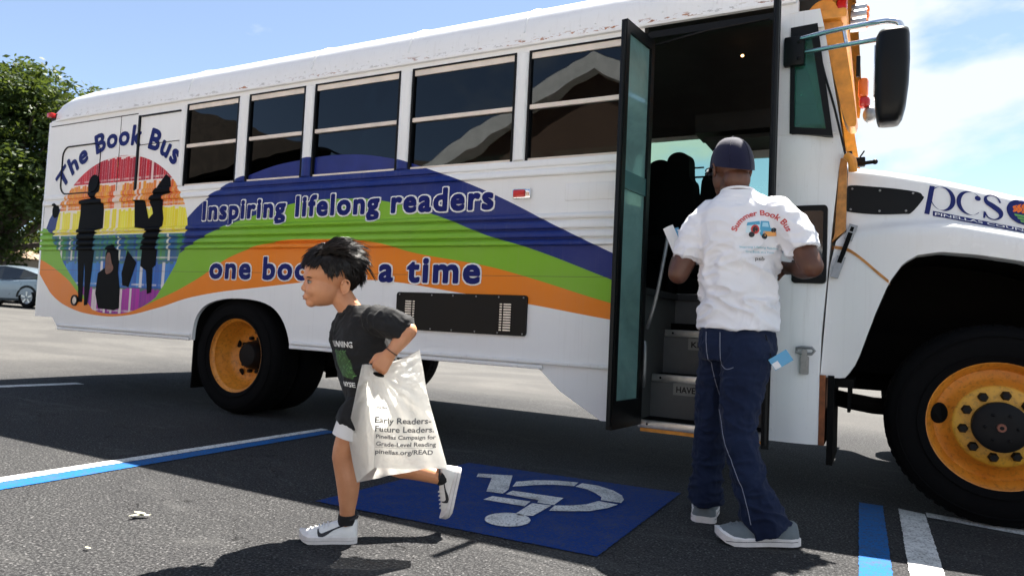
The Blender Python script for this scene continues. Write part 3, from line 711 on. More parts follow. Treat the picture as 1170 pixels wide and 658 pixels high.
# driver's seat and two passenger seats: padded backs with headrests
def seat(x, y, w, h, name='seat'):
    m = MB()
    m.tube([(x, y, 1.10), (x, y, 1.35)], .08, 12)
    m.box(x-.02, x+.46, y-w/2, y+w/2, 1.42, 1.56, bev=.05)
    for dx in (-.22, .22):
        pass
    m.sideprism([(p[0]+x, p[1]) for p in smooth_poly([(-.02, 1.45), (-.12, 1.9), (-.16, h), (-.06, h+.02), (.02, 1.95), (.1, 1.5)], 4)], y-w/2, y+w/2)
    return m.build(name, M['seat'], bus, ang=60)
def bucket(x, y, h, w):
    """seat back seen from the door: rounded headrest above shouldered back"""
    m = MB(); pr = smooth_poly([(-w*.30, h), (0, h+.045), (w*.30, h), (w*.36, h-.16), (w*.5, h-.26), (w*.52, h-.75), (-w*.52, h-.75), (-w*.5, h-.26), (-w*.36, h-.16)], 5)
    m.prism(pr, lambda u, z: (x+u, y, z), lambda u, z: (x+u+.02, y+.12, z)); m.box(x-w*.5, x+w*.5, y-.42, y+.02, h-.82, h-.68, bev=.04); m.tube([(x, y-.1, 1.10), (x, y-.1, h-.8)], .06, 10)
    return m.build('seat', M['seat'], bus, ang=60)
bucket(2.02, 1.62, 2.20, .30); bucket(2.19, 1.55, 2.235, .27); bucket(2.50, 1.62, 2.08, .40)
m = MB(); m.tube([(3.05, 1.75, 1.95+.19*math.sin(a)) if False else (3.02+.06*math.cos(a), 1.78+.20*math.cos(a), 1.70+.20*math.sin(a)) for a in (2*PI*k/28 for k in range(28))], .014, 8, closed=True); m.tube([(3.02, 1.78, 1.70), (3.3, 1.78, 1.45)], .03, 8)
m.build('steering_wheel', M['blackpaint'], bus)
m = MB(); m.box(3.18, 3.40, .75, W_-.06, 1.10, 1.72, bev=.03); m.build('dashboard', M['gloomgrey'], bus)
m = MB(); m.box(1.95, 2.30, 1.98, 2.00, 2.24, 2.25); m.tube([(2.28, 1.7, 2.1), (2.62, 1.7, 2.1)], .008, 8); m.build('grab_bar', M['blackpaint'], bus)
lt = NT('dome_lamp'); lt.b.inputs['Emission Color'].default_value = (1, .55, .2, 1); lt.b.inputs['Emission Strength'].default_value = 1.3; M['dome'] = lt.m
m = MB(); m.ball((2.70, 1.35, 2.925), (.012, .012, .010), 12, 8); m.build('dome_lamp', M['dome'], bus)
# ---- stepwell
m = MB()
ST = [(.30, .05, .30), (.555, .30, .56), (.83, .56, .82)]
for z, y0, y1 in ST: m.box(2.40, 3.10, y0, y1, z, z+.022)
for z0, z1, y in ((.322, .555, .30), (.577, .83, .56), (.852, 1.06, .82)): m.box(2.40, 3.10, y, y+.012, z0, z1, 1)
m.box(2.385, 2.40, .052, .95, .30, 1.10, 1); m.box(3.10, 3.115, .02, .95, .30, 1.10, 1)
stp = m.build('step', [M['black'], pm('step_riser', (.10, .10, .10), .7, bump=.2)], bus, False)
m = MB()
for z, y0, y1 in ST+[(1.078, .82, .9)]: m.box(2.405, 3.095, y0-.008, y0+.03, z-.018, z+.027, bev=.004)
nos = m.build_each('step_nosing', M['alu'], bus)[0]
m = MB()
for z, y0, y1 in ST+[(1.078, .82, .9)]:
    for x in (2.46, 2.75, 3.04): m.ball((x, y0-.009, z+.006), (.007, .004, .007), 8, 5)
m.build('screw', M['blackmetal'], nos)
m = MB(); m.box(2.42, 3.09, .045, .06, .262, .290); m.build('step_edge', M['orangepaint'], bus, False)
plq = pm('step_plaque', (.20, .20, .19), .5)
for s, x0, x1, z0, z1, y, mat, ink in (('Watch your step', 2.60, 2.97, .955, 1.005, .82, 'alu', 'blackpaint'), ('KEEP HANDS IN', 2.58, 3.0, .745, .795, .56, None, 'blackpaint'), ('HAVE A PLEASANT DAY', 2.56, 3.06, .475, .525, .30, None, 'blackpaint')):
    m = MB(); m.box(x0-.02, x1+.02, y-.003, y, z0-.012, z1+.012); pq = m.build('step_plaque', M['alu'] if mat else plq, stp, False)
    m = MB(); v, f = textbox(s, .02, x0, x1, z0+.005, z1-.008); m.add([(x, y-.0045, z) for x, z in v], f); m.build('lettering', M['blackpaint'], pq, False, recalc=False)
m = MB(); m.tube([(2.53, .10, 1.42), (2.525, .05, 1.28), (2.495, .03, 1.06), (2.465, .03, .93), (2.435, .06, .86)], .011, 8, sub=5); m.tube([(2.425, .05, .78), (2.44, .02, .72), (2.44, .02, .58), (2.425, .05, .52)], .012, 8, sub=5)
m.tube([(3.075, .05, .86), (3.065, .0, .80), (3.065, .0, .55), (3.075, .05, .48)], .010, 8, sub=5); m.build_each('handrail', M['steel'], bus)
# ---- door: header, two leaves folded out
m = MB(); m.box(2.37, 2.40, -.012, .05, .30, 2.60); m.box(3.105, 3.13, -.012, .05, .30, 2.60); m.box(2.40, 3.105, -.012, .05, 2.572, 2.612); m.build('door_frame', M['blackpaint'], bus, False)
def leaf(hx, ox, oy, zt, zb, label):
    """door leaf from its hinge (hx, 0) to its outer edge (ox, oy)"""
    d = Vector((ox-hx, oy, 0)); L = d.length; d.normalize(); nrm = Vector((-d.y, d.x, 0))
    def P(u, z, w): q = Vector((hx, -.015, 0))+d*u+nrm*w; return (q.x, q.y, z)
    def bx(m, u0, u1, z0, z1, w=.018, mi=0):
        v = [P(u, z, k) for u in (u0, u1) for k in (-w, w) for z in (z0, z1)]
        m.add(v, [(0, 1, 3, 2), (4, 6, 7, 5), (0, 4, 5, 1), (2, 3, 7, 6), (0, 2, 6, 4), (1, 5, 7, 3)], mi)
    m = MB(); s = .042; zm0, zm1 = 1.62, 1.72
    bx(m, 0, s, zb, zt); bx(m, L-s, L, zb, zt); bx(m, s, L-s, zt-.06, zt, .0175); bx(m, s, L-s, zb, zb+.15, .0175); bx(m, s, L-s, zm0, zm1, .012, 1)
    m.tube([P(L+.004, zb+.02, 0), P(L+.004, zt-.02, 0)], .014, 8)
    o = m.build('door_leaf', [M['blackpaint'], pm('door_rail', (.03, .11, .12), .35)], bus); o['label'] = label
    p = MB(); bx(p, s, L-s, zb+.15, zm0, .002); bx(p, s, L-s, zm1, zt-.06, .002); p.build('pane', M['door_glass'], o, False)
leaf(2.425, 2.375, -.36, 2.545, .31, 'open black door leaf behind the boy side of the doorway')
leaf(3.115, 3.165, -.37, 2.545, .31, 'open black door leaf seen edge on beside the white pillar')
m = MB(); m.tube([(2.43, .02, 2.54), (2.75, -.02, 2.565), (3.08, -.03, 2.575)], .008, 8); m.build('door_arm', M['blackmetal'], bus)
# ---- cowl and front corner
def cow_x(z): return float(np.interp(z, [.30, .65, .88, 1.43, 1.73, 1.86, 1.93], [3.385, 3.37, 3.375, 3.412, 3.435, 3.452, 3.448]))
def cow_pt(u, z):
    x = 3.13+(cow_x(z)-3.13)*u; y = .075*max(0, (x-3.22)/.23)**2
    if 1.70 < z < 1.93: y -= .012*math.sin(PI*(z-1.70)/.23)
    return (x, y, z)
m = MB(); us = [k/10 for k in range(11)]
m.grid(cow_pt, us, [.30, .5, .65, .88, 1.1, 1.3, 1.43, 1.6, 1.70, 1.735, 1.77, 1.81, 1.85, 1.89, 1.915, 1.93])
m.grid(lambda u, z: (cow_x(z), .075*max(0, (cow_x(z)-3.22)/.23)**2+u, z), [0, .3], [.30, .65, .88, 1.43, 1.73, 1.93])
m.sideprism([(3.13, 1.93), (3.205, 1.93), (3.192, 2.50), (3.192, 2.60), (3.13, 2.60)], -.003, .03)
m.sideprism([(3.385, 1.93), (3.448, 1.93), (3.352, 2.50), (3.300, 2.50)], .02, .09)
m.sideprism([(3.192, 2.50), (3.352, 2.50), (3.33, 2.60), (3.192, 2.60)], 0, .05)
m.sideprism([(3.128, 2.595), (3.222, 2.595), (3.222, 2.672), (3.128, 2.672)], -.004, .05)
cowl = m.build('cowl', M['white'], bus, ang=40)
m = MB()
tri_o = [(3.188, 2.512), (3.320, 2.518), (3.408, 1.905), (3.196, 1.935)]; tri_i = [(3.210, 2.44), (3.292, 2.445), (3.374, 1.945), (3.218, 1.968)]
for i in range(4):
    j = (i+1) % 4; m.sideprism([tri_o[i], tri_o[j], tri_i[j], tri_i[i]], -.012, .03)
qw = m.build('quarter_window', M['blackpaint'], bus, False)
MB().sideprism(tri_i, .006, .010).build('pane', M['quarter_glass'], qw, False)
m = MB(); m.sideprism(rrect(3.225, 3.392, 1.135, 1.545, .02), -.009, .05); lw = m.build('lower_window', M['blackpaint'], bus)
m = MB(); m.sideprism(rrect(3.250, 3.372, 1.165, 1.515, .015), -.012, -.009); m.build('pane', pm('black_glass', (.012, .016, .018), .08, spec=.8), lw)
# latch on the cowl's lower corner
m = MB(); m.sideprism(rrect(3.278, 3.322, .66, .755, .008), -.018, 0); m.tube([(3.262, -.022, .775), (3.262, -.022, .795), (3.285, -.024, .80), (3.335, -.024, .80), (3.348, -.022, .785), (3.335, -.022, .768), (3.285, -.022, .768)], .008, 8, closed=True, sub=0); m.sideprism(rrect(3.286, 3.314, .70, .79, .006), -.030, -.016)
m.build('door_latch', M['steel'], bus)
# rivet column on the pillar
m = MB()
for z in np.arange(.36, 1.9, .13): m.ball((3.148, -.002, z), (.005, .004, .005), 8, 5)
m.build('rivet', M['white'], cowl)
# rusty lower jamb and black flaps behind the front wheel
m = MB(); m.box(3.372, 3.40, .03, .3, .30, .66); m.build('rusty_jamb', pm('rust', (.22, .07, .025), .8, var=.5, vs=20), bus, False)
m = MB(); m.box(3.41, 3.44, .05, .55, .20, .66); m.box(3.44, 3.53, .10, .5, .60, .645); m.box(3.50, 3.515, .15, .5, .47, .60); m.build_each('splash_flap', M['black'], bus, False)
# orange front cap, surround of the windscreen, lamps on it
m = MB()
FP = RP[4:-4]
def cap_pt(x, i):
    y, z = FP[int(i)]; t = (x-3.14)/.34; k = math.sqrt(max(0, 1-t*t*.85)); return (x+.02*math.sin(PI*i/(len(FP)-1)), y+(1.22-y)*.06*t*t, 2.60+(z-2.60)*k)
m.grid(lambda x, i: cap_pt(x, i), [3.205, 3.25, 3.30, 3.35, 3.40, 3.44, 3.47], list(range(len(FP))))
m.box(3.20, 3.46, .06, W_-.06, 2.56, 2.62, bev=.02)
m.sideprism(smooth_poly([(3.25, 2.60), (3.30, 2.675), (3.375, 2.68), (3.42, 2.60), (3.452, 2.43), (3.512, 2.03), (3.492, 1.975), (3.455, 2.02), (3.40, 2.25), (3.345, 2.44), (3.28, 2.52)], 4), .095, .24)
m.sideprism(smooth_poly([(3.25, 2.60), (3.30, 2.675), (3.375, 2.68), (3.42, 2.60), (3.452, 2.43), (3.512, 2.03), (3.492, 1.975), (3.455, 2.02), (3.40, 2.25), (3.345, 2.44), (3.28, 2.52)], 4), W_-.24, W_-.095)
fc = m.build('front_cap', M['orangepaint'], bus, ang=40)
# white roof skin beside the cap, up to where the orange starts
m = MB(); m.grid(lambda x, i: (x, RP[int(i)][0], RP[int(i)][1]), [3.14, 3.21], list(range(len(RP)))); m.build('roof_edge', M['roof'], roof)
m = MB(); m.add([(3.465, .24, 1.86), (3.465, W_-.24, 1.86), (3.36, W_-.24, 2.60), (3.36, .24, 2.60)], [(0, 1, 2, 3)]); m.build('windscreen', M['glass_side'], bus, False, recalc=False)
m = MB(); m.box(3.40, 3.47, .09, W_-.09, 1.72, 1.86, bev=.02); m.build('scuttle', M['white'], bus)
m = MB(); m.tube([(3.315, .015, 2.44), (3.36, .0, 2.24), (3.41, -.005, 2.06), (3.47, .04, 1.80)], .006, 6, sub=3); m.build('mirror_brace', M['blackpaint'], bus)
def lamp(x, y, z, r, mat, tilt=0, hood=True):
    m = MB(); m.lathe([(0, .045), (r*.6, .04), (r*.95, .02), (r, 0)], (x, y, z), 'x', 20)
    o = m.build('warning_lamp', mat, fc)
for z, y in ((2.735, .42), (2.675, .36), (2.61, .31)): lamp(3.515, y, z, .032, M['amber'])
m = MB()
for z, y in ((2.735, .42), (2.675, .36), (2.61, .31)): m.lathe([(.038, -.05), (.040, .03), (.036, .03), (.034, 0)], (3.515, y, z), 'x', 20)
m.build_each('lamp_hood', M['alu'], fc)
m = MB(); m.box(3.40, 3.455, .115, .17, 2.56, 2.70, bev=.018); m.build('warning_lamp', M['redlens'], fc)
m = MB(); m.box(3.515, 3.565, .13, .19, 2.14, 2.25, bev=.02); m.build('warning_lamp', M['amber'], fc)
m = MB(); m.box(3.52, 3.575, .125, .185, 2.085, 2.145, bev=.02); m.build('warning_lamp', M['redlens'], fc)
m = MB(); m.ball((3.575, .16, 2.05), (.035, .035, .045), 12, 8); m.build('fisheye_mirror', M['steel'], fc)
m = MB(); m.box(3.505, 3.525, .11, .14, 2.25, 2.36, bev=.004); m.build('bracket', M['blackpaint'], fc)
# clutter at the foot of the pillar
m = MB(); m.tube([(3.475, .02, 1.80), (3.50, .0, 1.77), (3.505, .02, 1.72)], .022, 10, sub=3); m.build('orange_elbow', M['orangepaint'], bus)
m = MB(); m.box(3.50, 3.56, .05, .10, 1.755, 1.80, bev=.006); m.tube([(3.52, .07, 1.78), (3.555, .05, 1.83)], .004, 6); m.tube([(3.53, .06, 1.765), (3.60, .03, 1.765)], .010, 8); m.ball((3.605, .03, 1.765), .014, 8, 6); m.tube([(3.49, .07, 1.80), (3.485, .06, 1.835)], .012, 8)
m.build('hood_hinge', M['blackmetal'], bus)
# ---- tilting bonnet and wing
def ztop(x): return float(np.interp(x, [3.45, 3.65, 3.85, 4.03, 4.22, 4.6, 5.0, 5.1], [1.785, 1.750, 1.703, 1.652, 1.592, 1.475, 1.33, 1.25]))
def archz(x):
    """lower edge of the wing"""
    return float(np.interp(x, [3.36, 3.485, 3.50, 3.545, 3.575, 3.62, 3.68, 3.74, 3.80, 3.90, 4.05, 4.22, 4.42, 4.56, 4.66, 4.72, 4.76, 5.1], [.65, .65, .665, .74, .84, .985, 1.15, 1.245, 1.285, 1.30, 1.285, 1.255, 1.19, 1.08, .92, .76, .62, .62]))
def hood_ring(x):
    zt = ztop(x); az = archz(x); front = max(0, (x-4.8)/.3); ins = .10*front**2
    flare = .07*math.exp(-((x-4.15)/.55)**4)               # the wing swells out over the wheel
    sh = float(np.interp(x, [3.45, 3.7, 3.95, 4.22, 4.6, 5.1], [1.40, 1.43, 1.435, 1.375, 1.25, 1.0]))
    sh = max(sh, az+.06)
    pts = [(1.22, zt+.05), (.75, zt+.045), (.40, zt+.025), (.24, zt+.008), (.175, zt-.008), (.145, zt-.030), (.132, zt-.06)]
    y0 = .125
    pts += [(y0, (zt-.06)*.5+(sh+.05)*.5), (y0-.004, sh+.055), (y0-.012-.25*flare, sh+.030), (y0-.03-.75*flare, sh+.010), (y0-.042-flare, sh-.012), (y0-.048-flare, sh-.04)]
    zb = sh-.04
    for k in range(1, 6): pts.append((y0-.05-flare*(1-.1*k/5), zb+(az-zb)*k/5))
    pts.append((y0-.02-flare*.9, az-.004 if az > .64 else az)); pts.append((y0+.05, az+.002))
    return [(y+ins, z) for y, z in pts]
hx = list(np.linspace(3.372, 3.47, 5))+list(np.linspace(3.49, 4.8, 60))+[4.88, 4.95, 5.01, 5.06, 5.09]
NR = len(hood_ring(4)); LEDGE = [3.47]
def hood_pt(x, i):
    y, z = hood_ring(max(x, 3.45))[int(i)]
    if x < 3.47:
        zl = archz(x); y, z = hood_ring(3.47)[int(i)]
    return (x, y, z)
def seam_x(z): return float(np.interp(z, [.65, .88, 1.30, 1.335, 1.42, 1.76], [3.372, 3.385, 3.408, 3.41, 3.475, 3.478]))
m = MB(); rings = []
for x in hx:
    R_ = hood_ring(max(x, 3.47)) if x >= 3.47 else hood_ring(3.47)
    row = []
    for (y, z) in R_:
        xx = x
        if x < 3.49: xx = seam_x(z)+(3.49-seam_x(z))*(hx.index(x)/5)
        row.append((xx, y, z))
    rings.append(row)
near = [q for r in rings for q in r]; far = [(x, W_-y, z) for x, y, z in near]
fs = [(i*NR+k, i*NR+k+1, (i+1)*NR+k+1, (i+1)*NR+k) for i in range(len(hx)-1) for k in range(NR-1)]
m.add(near, fs); m.add(far, [tuple(reversed(f)) for f in fs])
m.add(rings[-1]+[(x, W_-y, z) for x, y, z in reversed(rings[-1])], [tuple(range(2*NR))])
me_h = m.mesh('bonnet', merge=.0005); hood = link('bonnet', me_h, M['whitehood'], bus, ang=50)
hb = bmesh.new(); hb.from_mesh(me_h); HBVH = BVHTree.FromBMesh(hb); hb.free()
def on_hood(x, z, e):
    h = HBVH.ray_cast(Vector((x, -1, z)), Vector((0, 1, 0)))
    y = h[0].y if h[0] is not None and h[0].y < .6 else .12
    return (x, y-e, z)
def hood_decal(name, poly_or_vf, mat, e=.003, parent=hood, cuts=True):
    v, f = poly_or_vf if isinstance(poly_or_vf, tuple) else poly_mesh(poly_or_vf)
    if cuts:
        xs2 = np.arange(3.45, 4.9, .012); v, f = cut_mesh(v, f, [c for c in xs2], list(np.arange(1.3, 1.75, .012)))
    m = MB(); m.add([on_hood(x, z, e) for x, z in v], f); return m.build(name, mat, parent, False, recalc=False)
hv = [(3.474, 1.650), (3.466, 1.560), (3.470, 1.535), (3.50, 1.522), (3.61, 1.508), (3.74, 1.506), (3.775, 1.512), (3.825, 1.580), (3.822, 1.598), (3.80, 1.618), (3.70, 1.640), (3.60, 1.655), (3.50, 1.667)]
hv = smooth_poly(hv, 4)
hood_decal('bonnet_vent', hv, M['blackpaint'], .004)
m = MB()
for x, z in ((3.50, 1.648), (3.63, 1.633), (3.78, 1.612), (3.495, 1.538), (3.63, 1.525), (3.75, 1.522)): p = on_hood(x, z, .005); m.ball(p, (.006, .004, .006), 8, 5)
m.build_each('screw', M['steel'], hood)
# orange strip down the cowl seam and along the wing's cut line
m = MB(); m.sideprism([(3.440, 1.80), (3.474, 1.80), (3.476, 1.42), (3.412, 1.36), (3.424, 1.40), (3.432, 1.60)], .06, .12)
pp = [(3.41, .058, 1.332), (3.46, .055, 1.325), (3.50, .05, 1.310), (3.56, .045, 1.262), (3.63, .04, 1.195), (3.685, .035, 1.145)]
P_, R_2 = smooth_path(pp, [1]*len(pp), 5)
for i in range(len(P_)-1):
    a, b = P_[i], P_[i+1]; ya = on_hood(a.x, a.z, .004)[1]; yb = on_hood(b.x, b.z, .004)[1]
    m.add([(a.x, ya, a.z-.008), (b.x, yb, b.z-.008), (b.x, yb, b.z+.009), (a.x, ya, a.z+.009)], [(0, 1, 2, 3)])
m.build('seam_strip', pm('orange_sealant', (.50, .21, .05), .6, var=.35, vs=25), bus, False)
# bonnet latch: rubber strap between two metal cups
m = MB(); m.add([], [])
a = Vector(on_hood(3.505, 1.425, .02)); b = Vector(on_hood(3.435, 1.20, .02))
lt_ = MB()
def strap_box(m, p, q, w, th, mi=0):
    d = (q-p).normalized(); s = d.cross(Vector((0, 1, 0))).normalized(); n_ = Vector((0, 1, 0))
    v = [c+s*w*i+n_*th*k for c in (p, q) for i in (-1, 1) for k in (-1, 1)]
    m.add(v, [(0, 1, 3, 2), (4, 6, 7, 5), (0, 4, 5, 1), (2, 3, 7, 6), (0, 2, 6, 4), (1, 5, 7, 3)], mi)
d_ = (b-a).normalized()
strap_box(lt_, a-d_*.025, a+d_*.06, .020, .014, 1); strap_box(lt_, b-d_*.085, b+d_*.03, .020, .014, 1); strap_box(lt_, a+d_*.02, b-d_*.05, .011, .018, 0); strap_box(lt_, a-d_*.012, a+d_*.012, .008, .019, 0)
lt_.build('bonnet_latch', [M['black'], M['steel']], bus, False)
# logo on the bonnet: p c s, band with the county's name, torch roundel
LX0, LZ0 = 3.865, 1.515; SL = -.245
def L(u, w): return (LX0+u, LZ0+w+SL*u-.03*u*u)          # u along the bonnet line, w up
def lpoly(pts): return [L(u, w) for u, w in pts]
def ring_poly(c, ro, ri, off, a0, a1, n=40):
    O = [(c[0]+ro[0]*math.cos(a), c[1]+ro[1]*math.sin(a)) for a in (a0+(a1-a0)*k/n for k in range(n+1))]
    I = [(c[0]+off+ri[0]*math.cos(a), c[1]+ri[1]*math.sin(a)) for a in (a0+(a1-a0)*k/n for k in range(n+1))]
    return O, I
def strip_vf(O, I):
    n = len(O); return [L(*p) for p in O+I], [(k, k+1, n+k+1, n+k) for k in range(n-1)]
logo = hood_decal('logo', lpoly([(-.012, .132), (.010, .132), (-.012, -.018), (-.034, -.018)]), M['navylogo'])
hood_decal('logo_letter', strip_vf(*ring_poly((.047, .075), (.052, .062), (.044, .0595), -.012, -PI, PI)), M['navylogo'], .004, logo)
hood_decal('logo_letter', strip_vf(*ring_poly((.155, .077), (.052, .060), (.044, .0570), .011, rad(48), rad(318))), M['navylogo'], .004, logo)
hood_decal('logo_letter', lpoly(ellipse(.192, .108, .0125, .0125)), M['navylogo'], .0045, logo)
def sw(pts, ws):
    P2, S2 = smooth_path([(a, 0, b) for a, b in pts], ws, 6); O, I = [], []
    for i, p in enumerate(P2):
        t = P2[min(i+1, len(P2)-1)]-P2[max(i-1, 0)]; t.normalize(); n2 = Vector((-t.z, 0, t.x)); O.append((p.x+n2.x*S2[i], p.z+n2.z*S2[i])); I.append((p.x-n2.x*S2[i], p.z-n2.z*S2[i]))
    return strip_vf(O, I)
hood_decal('logo_letter', sw([(.284, .105), (.272, .130), (.245, .137), (.225, .122), (.228, .100), (.255, .082), (.282, .062), (.284, .036), (.262, .018), (.236, .022), (.220, .046)], [.004, .003, .003, .005, .010, .013, .012, .006, .003, .003, .004]), M['navylogo'], .004, logo)
hood_decal('logo_letter', lpoly([(.216, .05), (.226, .046), (.222, .016), (.214, .016)]), M['navylogo'], .0045, logo)
bnd = hood_decal('logo_band', lpoly([(.003, .004), (.68, .004), (.68, -.022), (.003, -.022)]), M['navylogo'], .0035, logo)
v, f = textbox('PINELLAS COUNTY SCHOOLS', .008, .012, .668, -.017, -.002); hood_decal('lettering', ([L(*p) for p in v], f), M['white_vinyl'], .0075, bnd)
rd = hood_decal('logo_roundel', lpoly(ellipse(.375, .082, .066, .062, 40)), M['navylogo'], .004, logo)
for k, (u0, h) in enumerate(((.335, .030), (.352, .040), (.370, .048), (.390, .042), (.408, .03))):
    hood_decal('flame', sw([(u0, .075), (u0+.012, .078+h*.35), (u0+.004, .078+h*.65), (u0+.016, .080+h)], [.003, .0075, .006, .0008]), M['amber'], .0055, rd)
for k in range(3): hood_decal('torch_base', lpoly([(.338+.012*k, .066-.013*k), (.412-.012*k, .066-.013*k), (.410-.014*k, .056-.013*k), (.342+.012*k, .056-.013*k)]), pm('logo_green', (.12, .34, .08), .4), .0055, rd)
# wheel wells, grille, headlamps, bumper (beyond the frame but there)
m = MB()
m.grid(lambda x, u: (x, .14+u*.7, archz(x)+.004), list(np.linspace(3.49, 4.76, 50)), [0, 1]); m.box(3.49, 4.80, .83, .87, .55, 1.35)
m.grid(lambda x, u: (x, W_-.14-u*.7, archz(x)+.004), list(np.linspace(3.49, 4.76, 50)), [0, 1]); m.box(3.49, 4.80, W_-.87, W_-.83, .55, 1.35)
m.grid(lambda u, i: (arch[int(i)][0], .03+u, arch[int(i)][1]+.003), [0, .62], list(range(len(arch)))); m.box(-1.5, -.3, .65, .67, .4, 1.04)
m.build_each('wheel_well', M['under'], bus, False)
m = MB(); m.box(5.09, 5.12, .7, W_-.7, .72, 1.15, bev=.01)
gl_ = m.build('front_grille', M['blackpaint'], bus)
m = MB(); [m.box(5.12, 5.135, .72, W_-.72, z, z+.02) for z in np.arange(.76, 1.12, .05)]; m.build_each('slat', M['chrome'], gl_, False)
for y in (.42, W_-.42):
    MB().lathe([(0, .03), (.06, .022), (.085, 0), (.085, -.03)], (5.07, y, .95), 'x', 24).build('headlight', M['chrome'], bus)
MB().box(5.14, 5.30, .0, W_, .48, .74, bev=.03).build('front_bumper', M['blackpaint'], bus)
# underside: frame rails, tanks, axles
m = MB(); m.box(-3.85, 5.15, .72, .80, .66, .90); m.box(-3.85, 5.15, W_-.80, W_-.72, .66, .90); m.box(-3.8, 2.38, .06, W_-.06, .98, 1.06); m.box(2.42, 3.4, .84, W_-.06, .94, 1.05)
m.box(-.25, 1.4, .9, 1.5, .52, .86, bev=.06); m.tube([(-1.0, .3, .475), (-1.0, W_-.3, .475)], .07, 12); m.ball((-1.0, 1.22, .475), .20, 16, 10); m.tube([(4.15, .3, .47), (4.15, W_-.3, .47)], .06, 12); m.tube([(-1.0, 1.22, .5), (3.2, 1.22, .75)], .05, 10); m.box(3.3, 5.0, .85, W_-.85, .6, 1.3, bev=.08)
m.box(-3.0, -1.6, .75, 1.7, .55, .9, bev=.04); m.tube([(3.3, .35, .55), (3.62, .35, .50), (3.9, .5, .5)], .045, 10, sub=3)
m.box(-1.60, -1.585, .12, .66, .16, .60); m.box(-1.60, -1.585, W_-.66, W_-.12, .16, .60)
m.build('chassis', M['under'], bus)
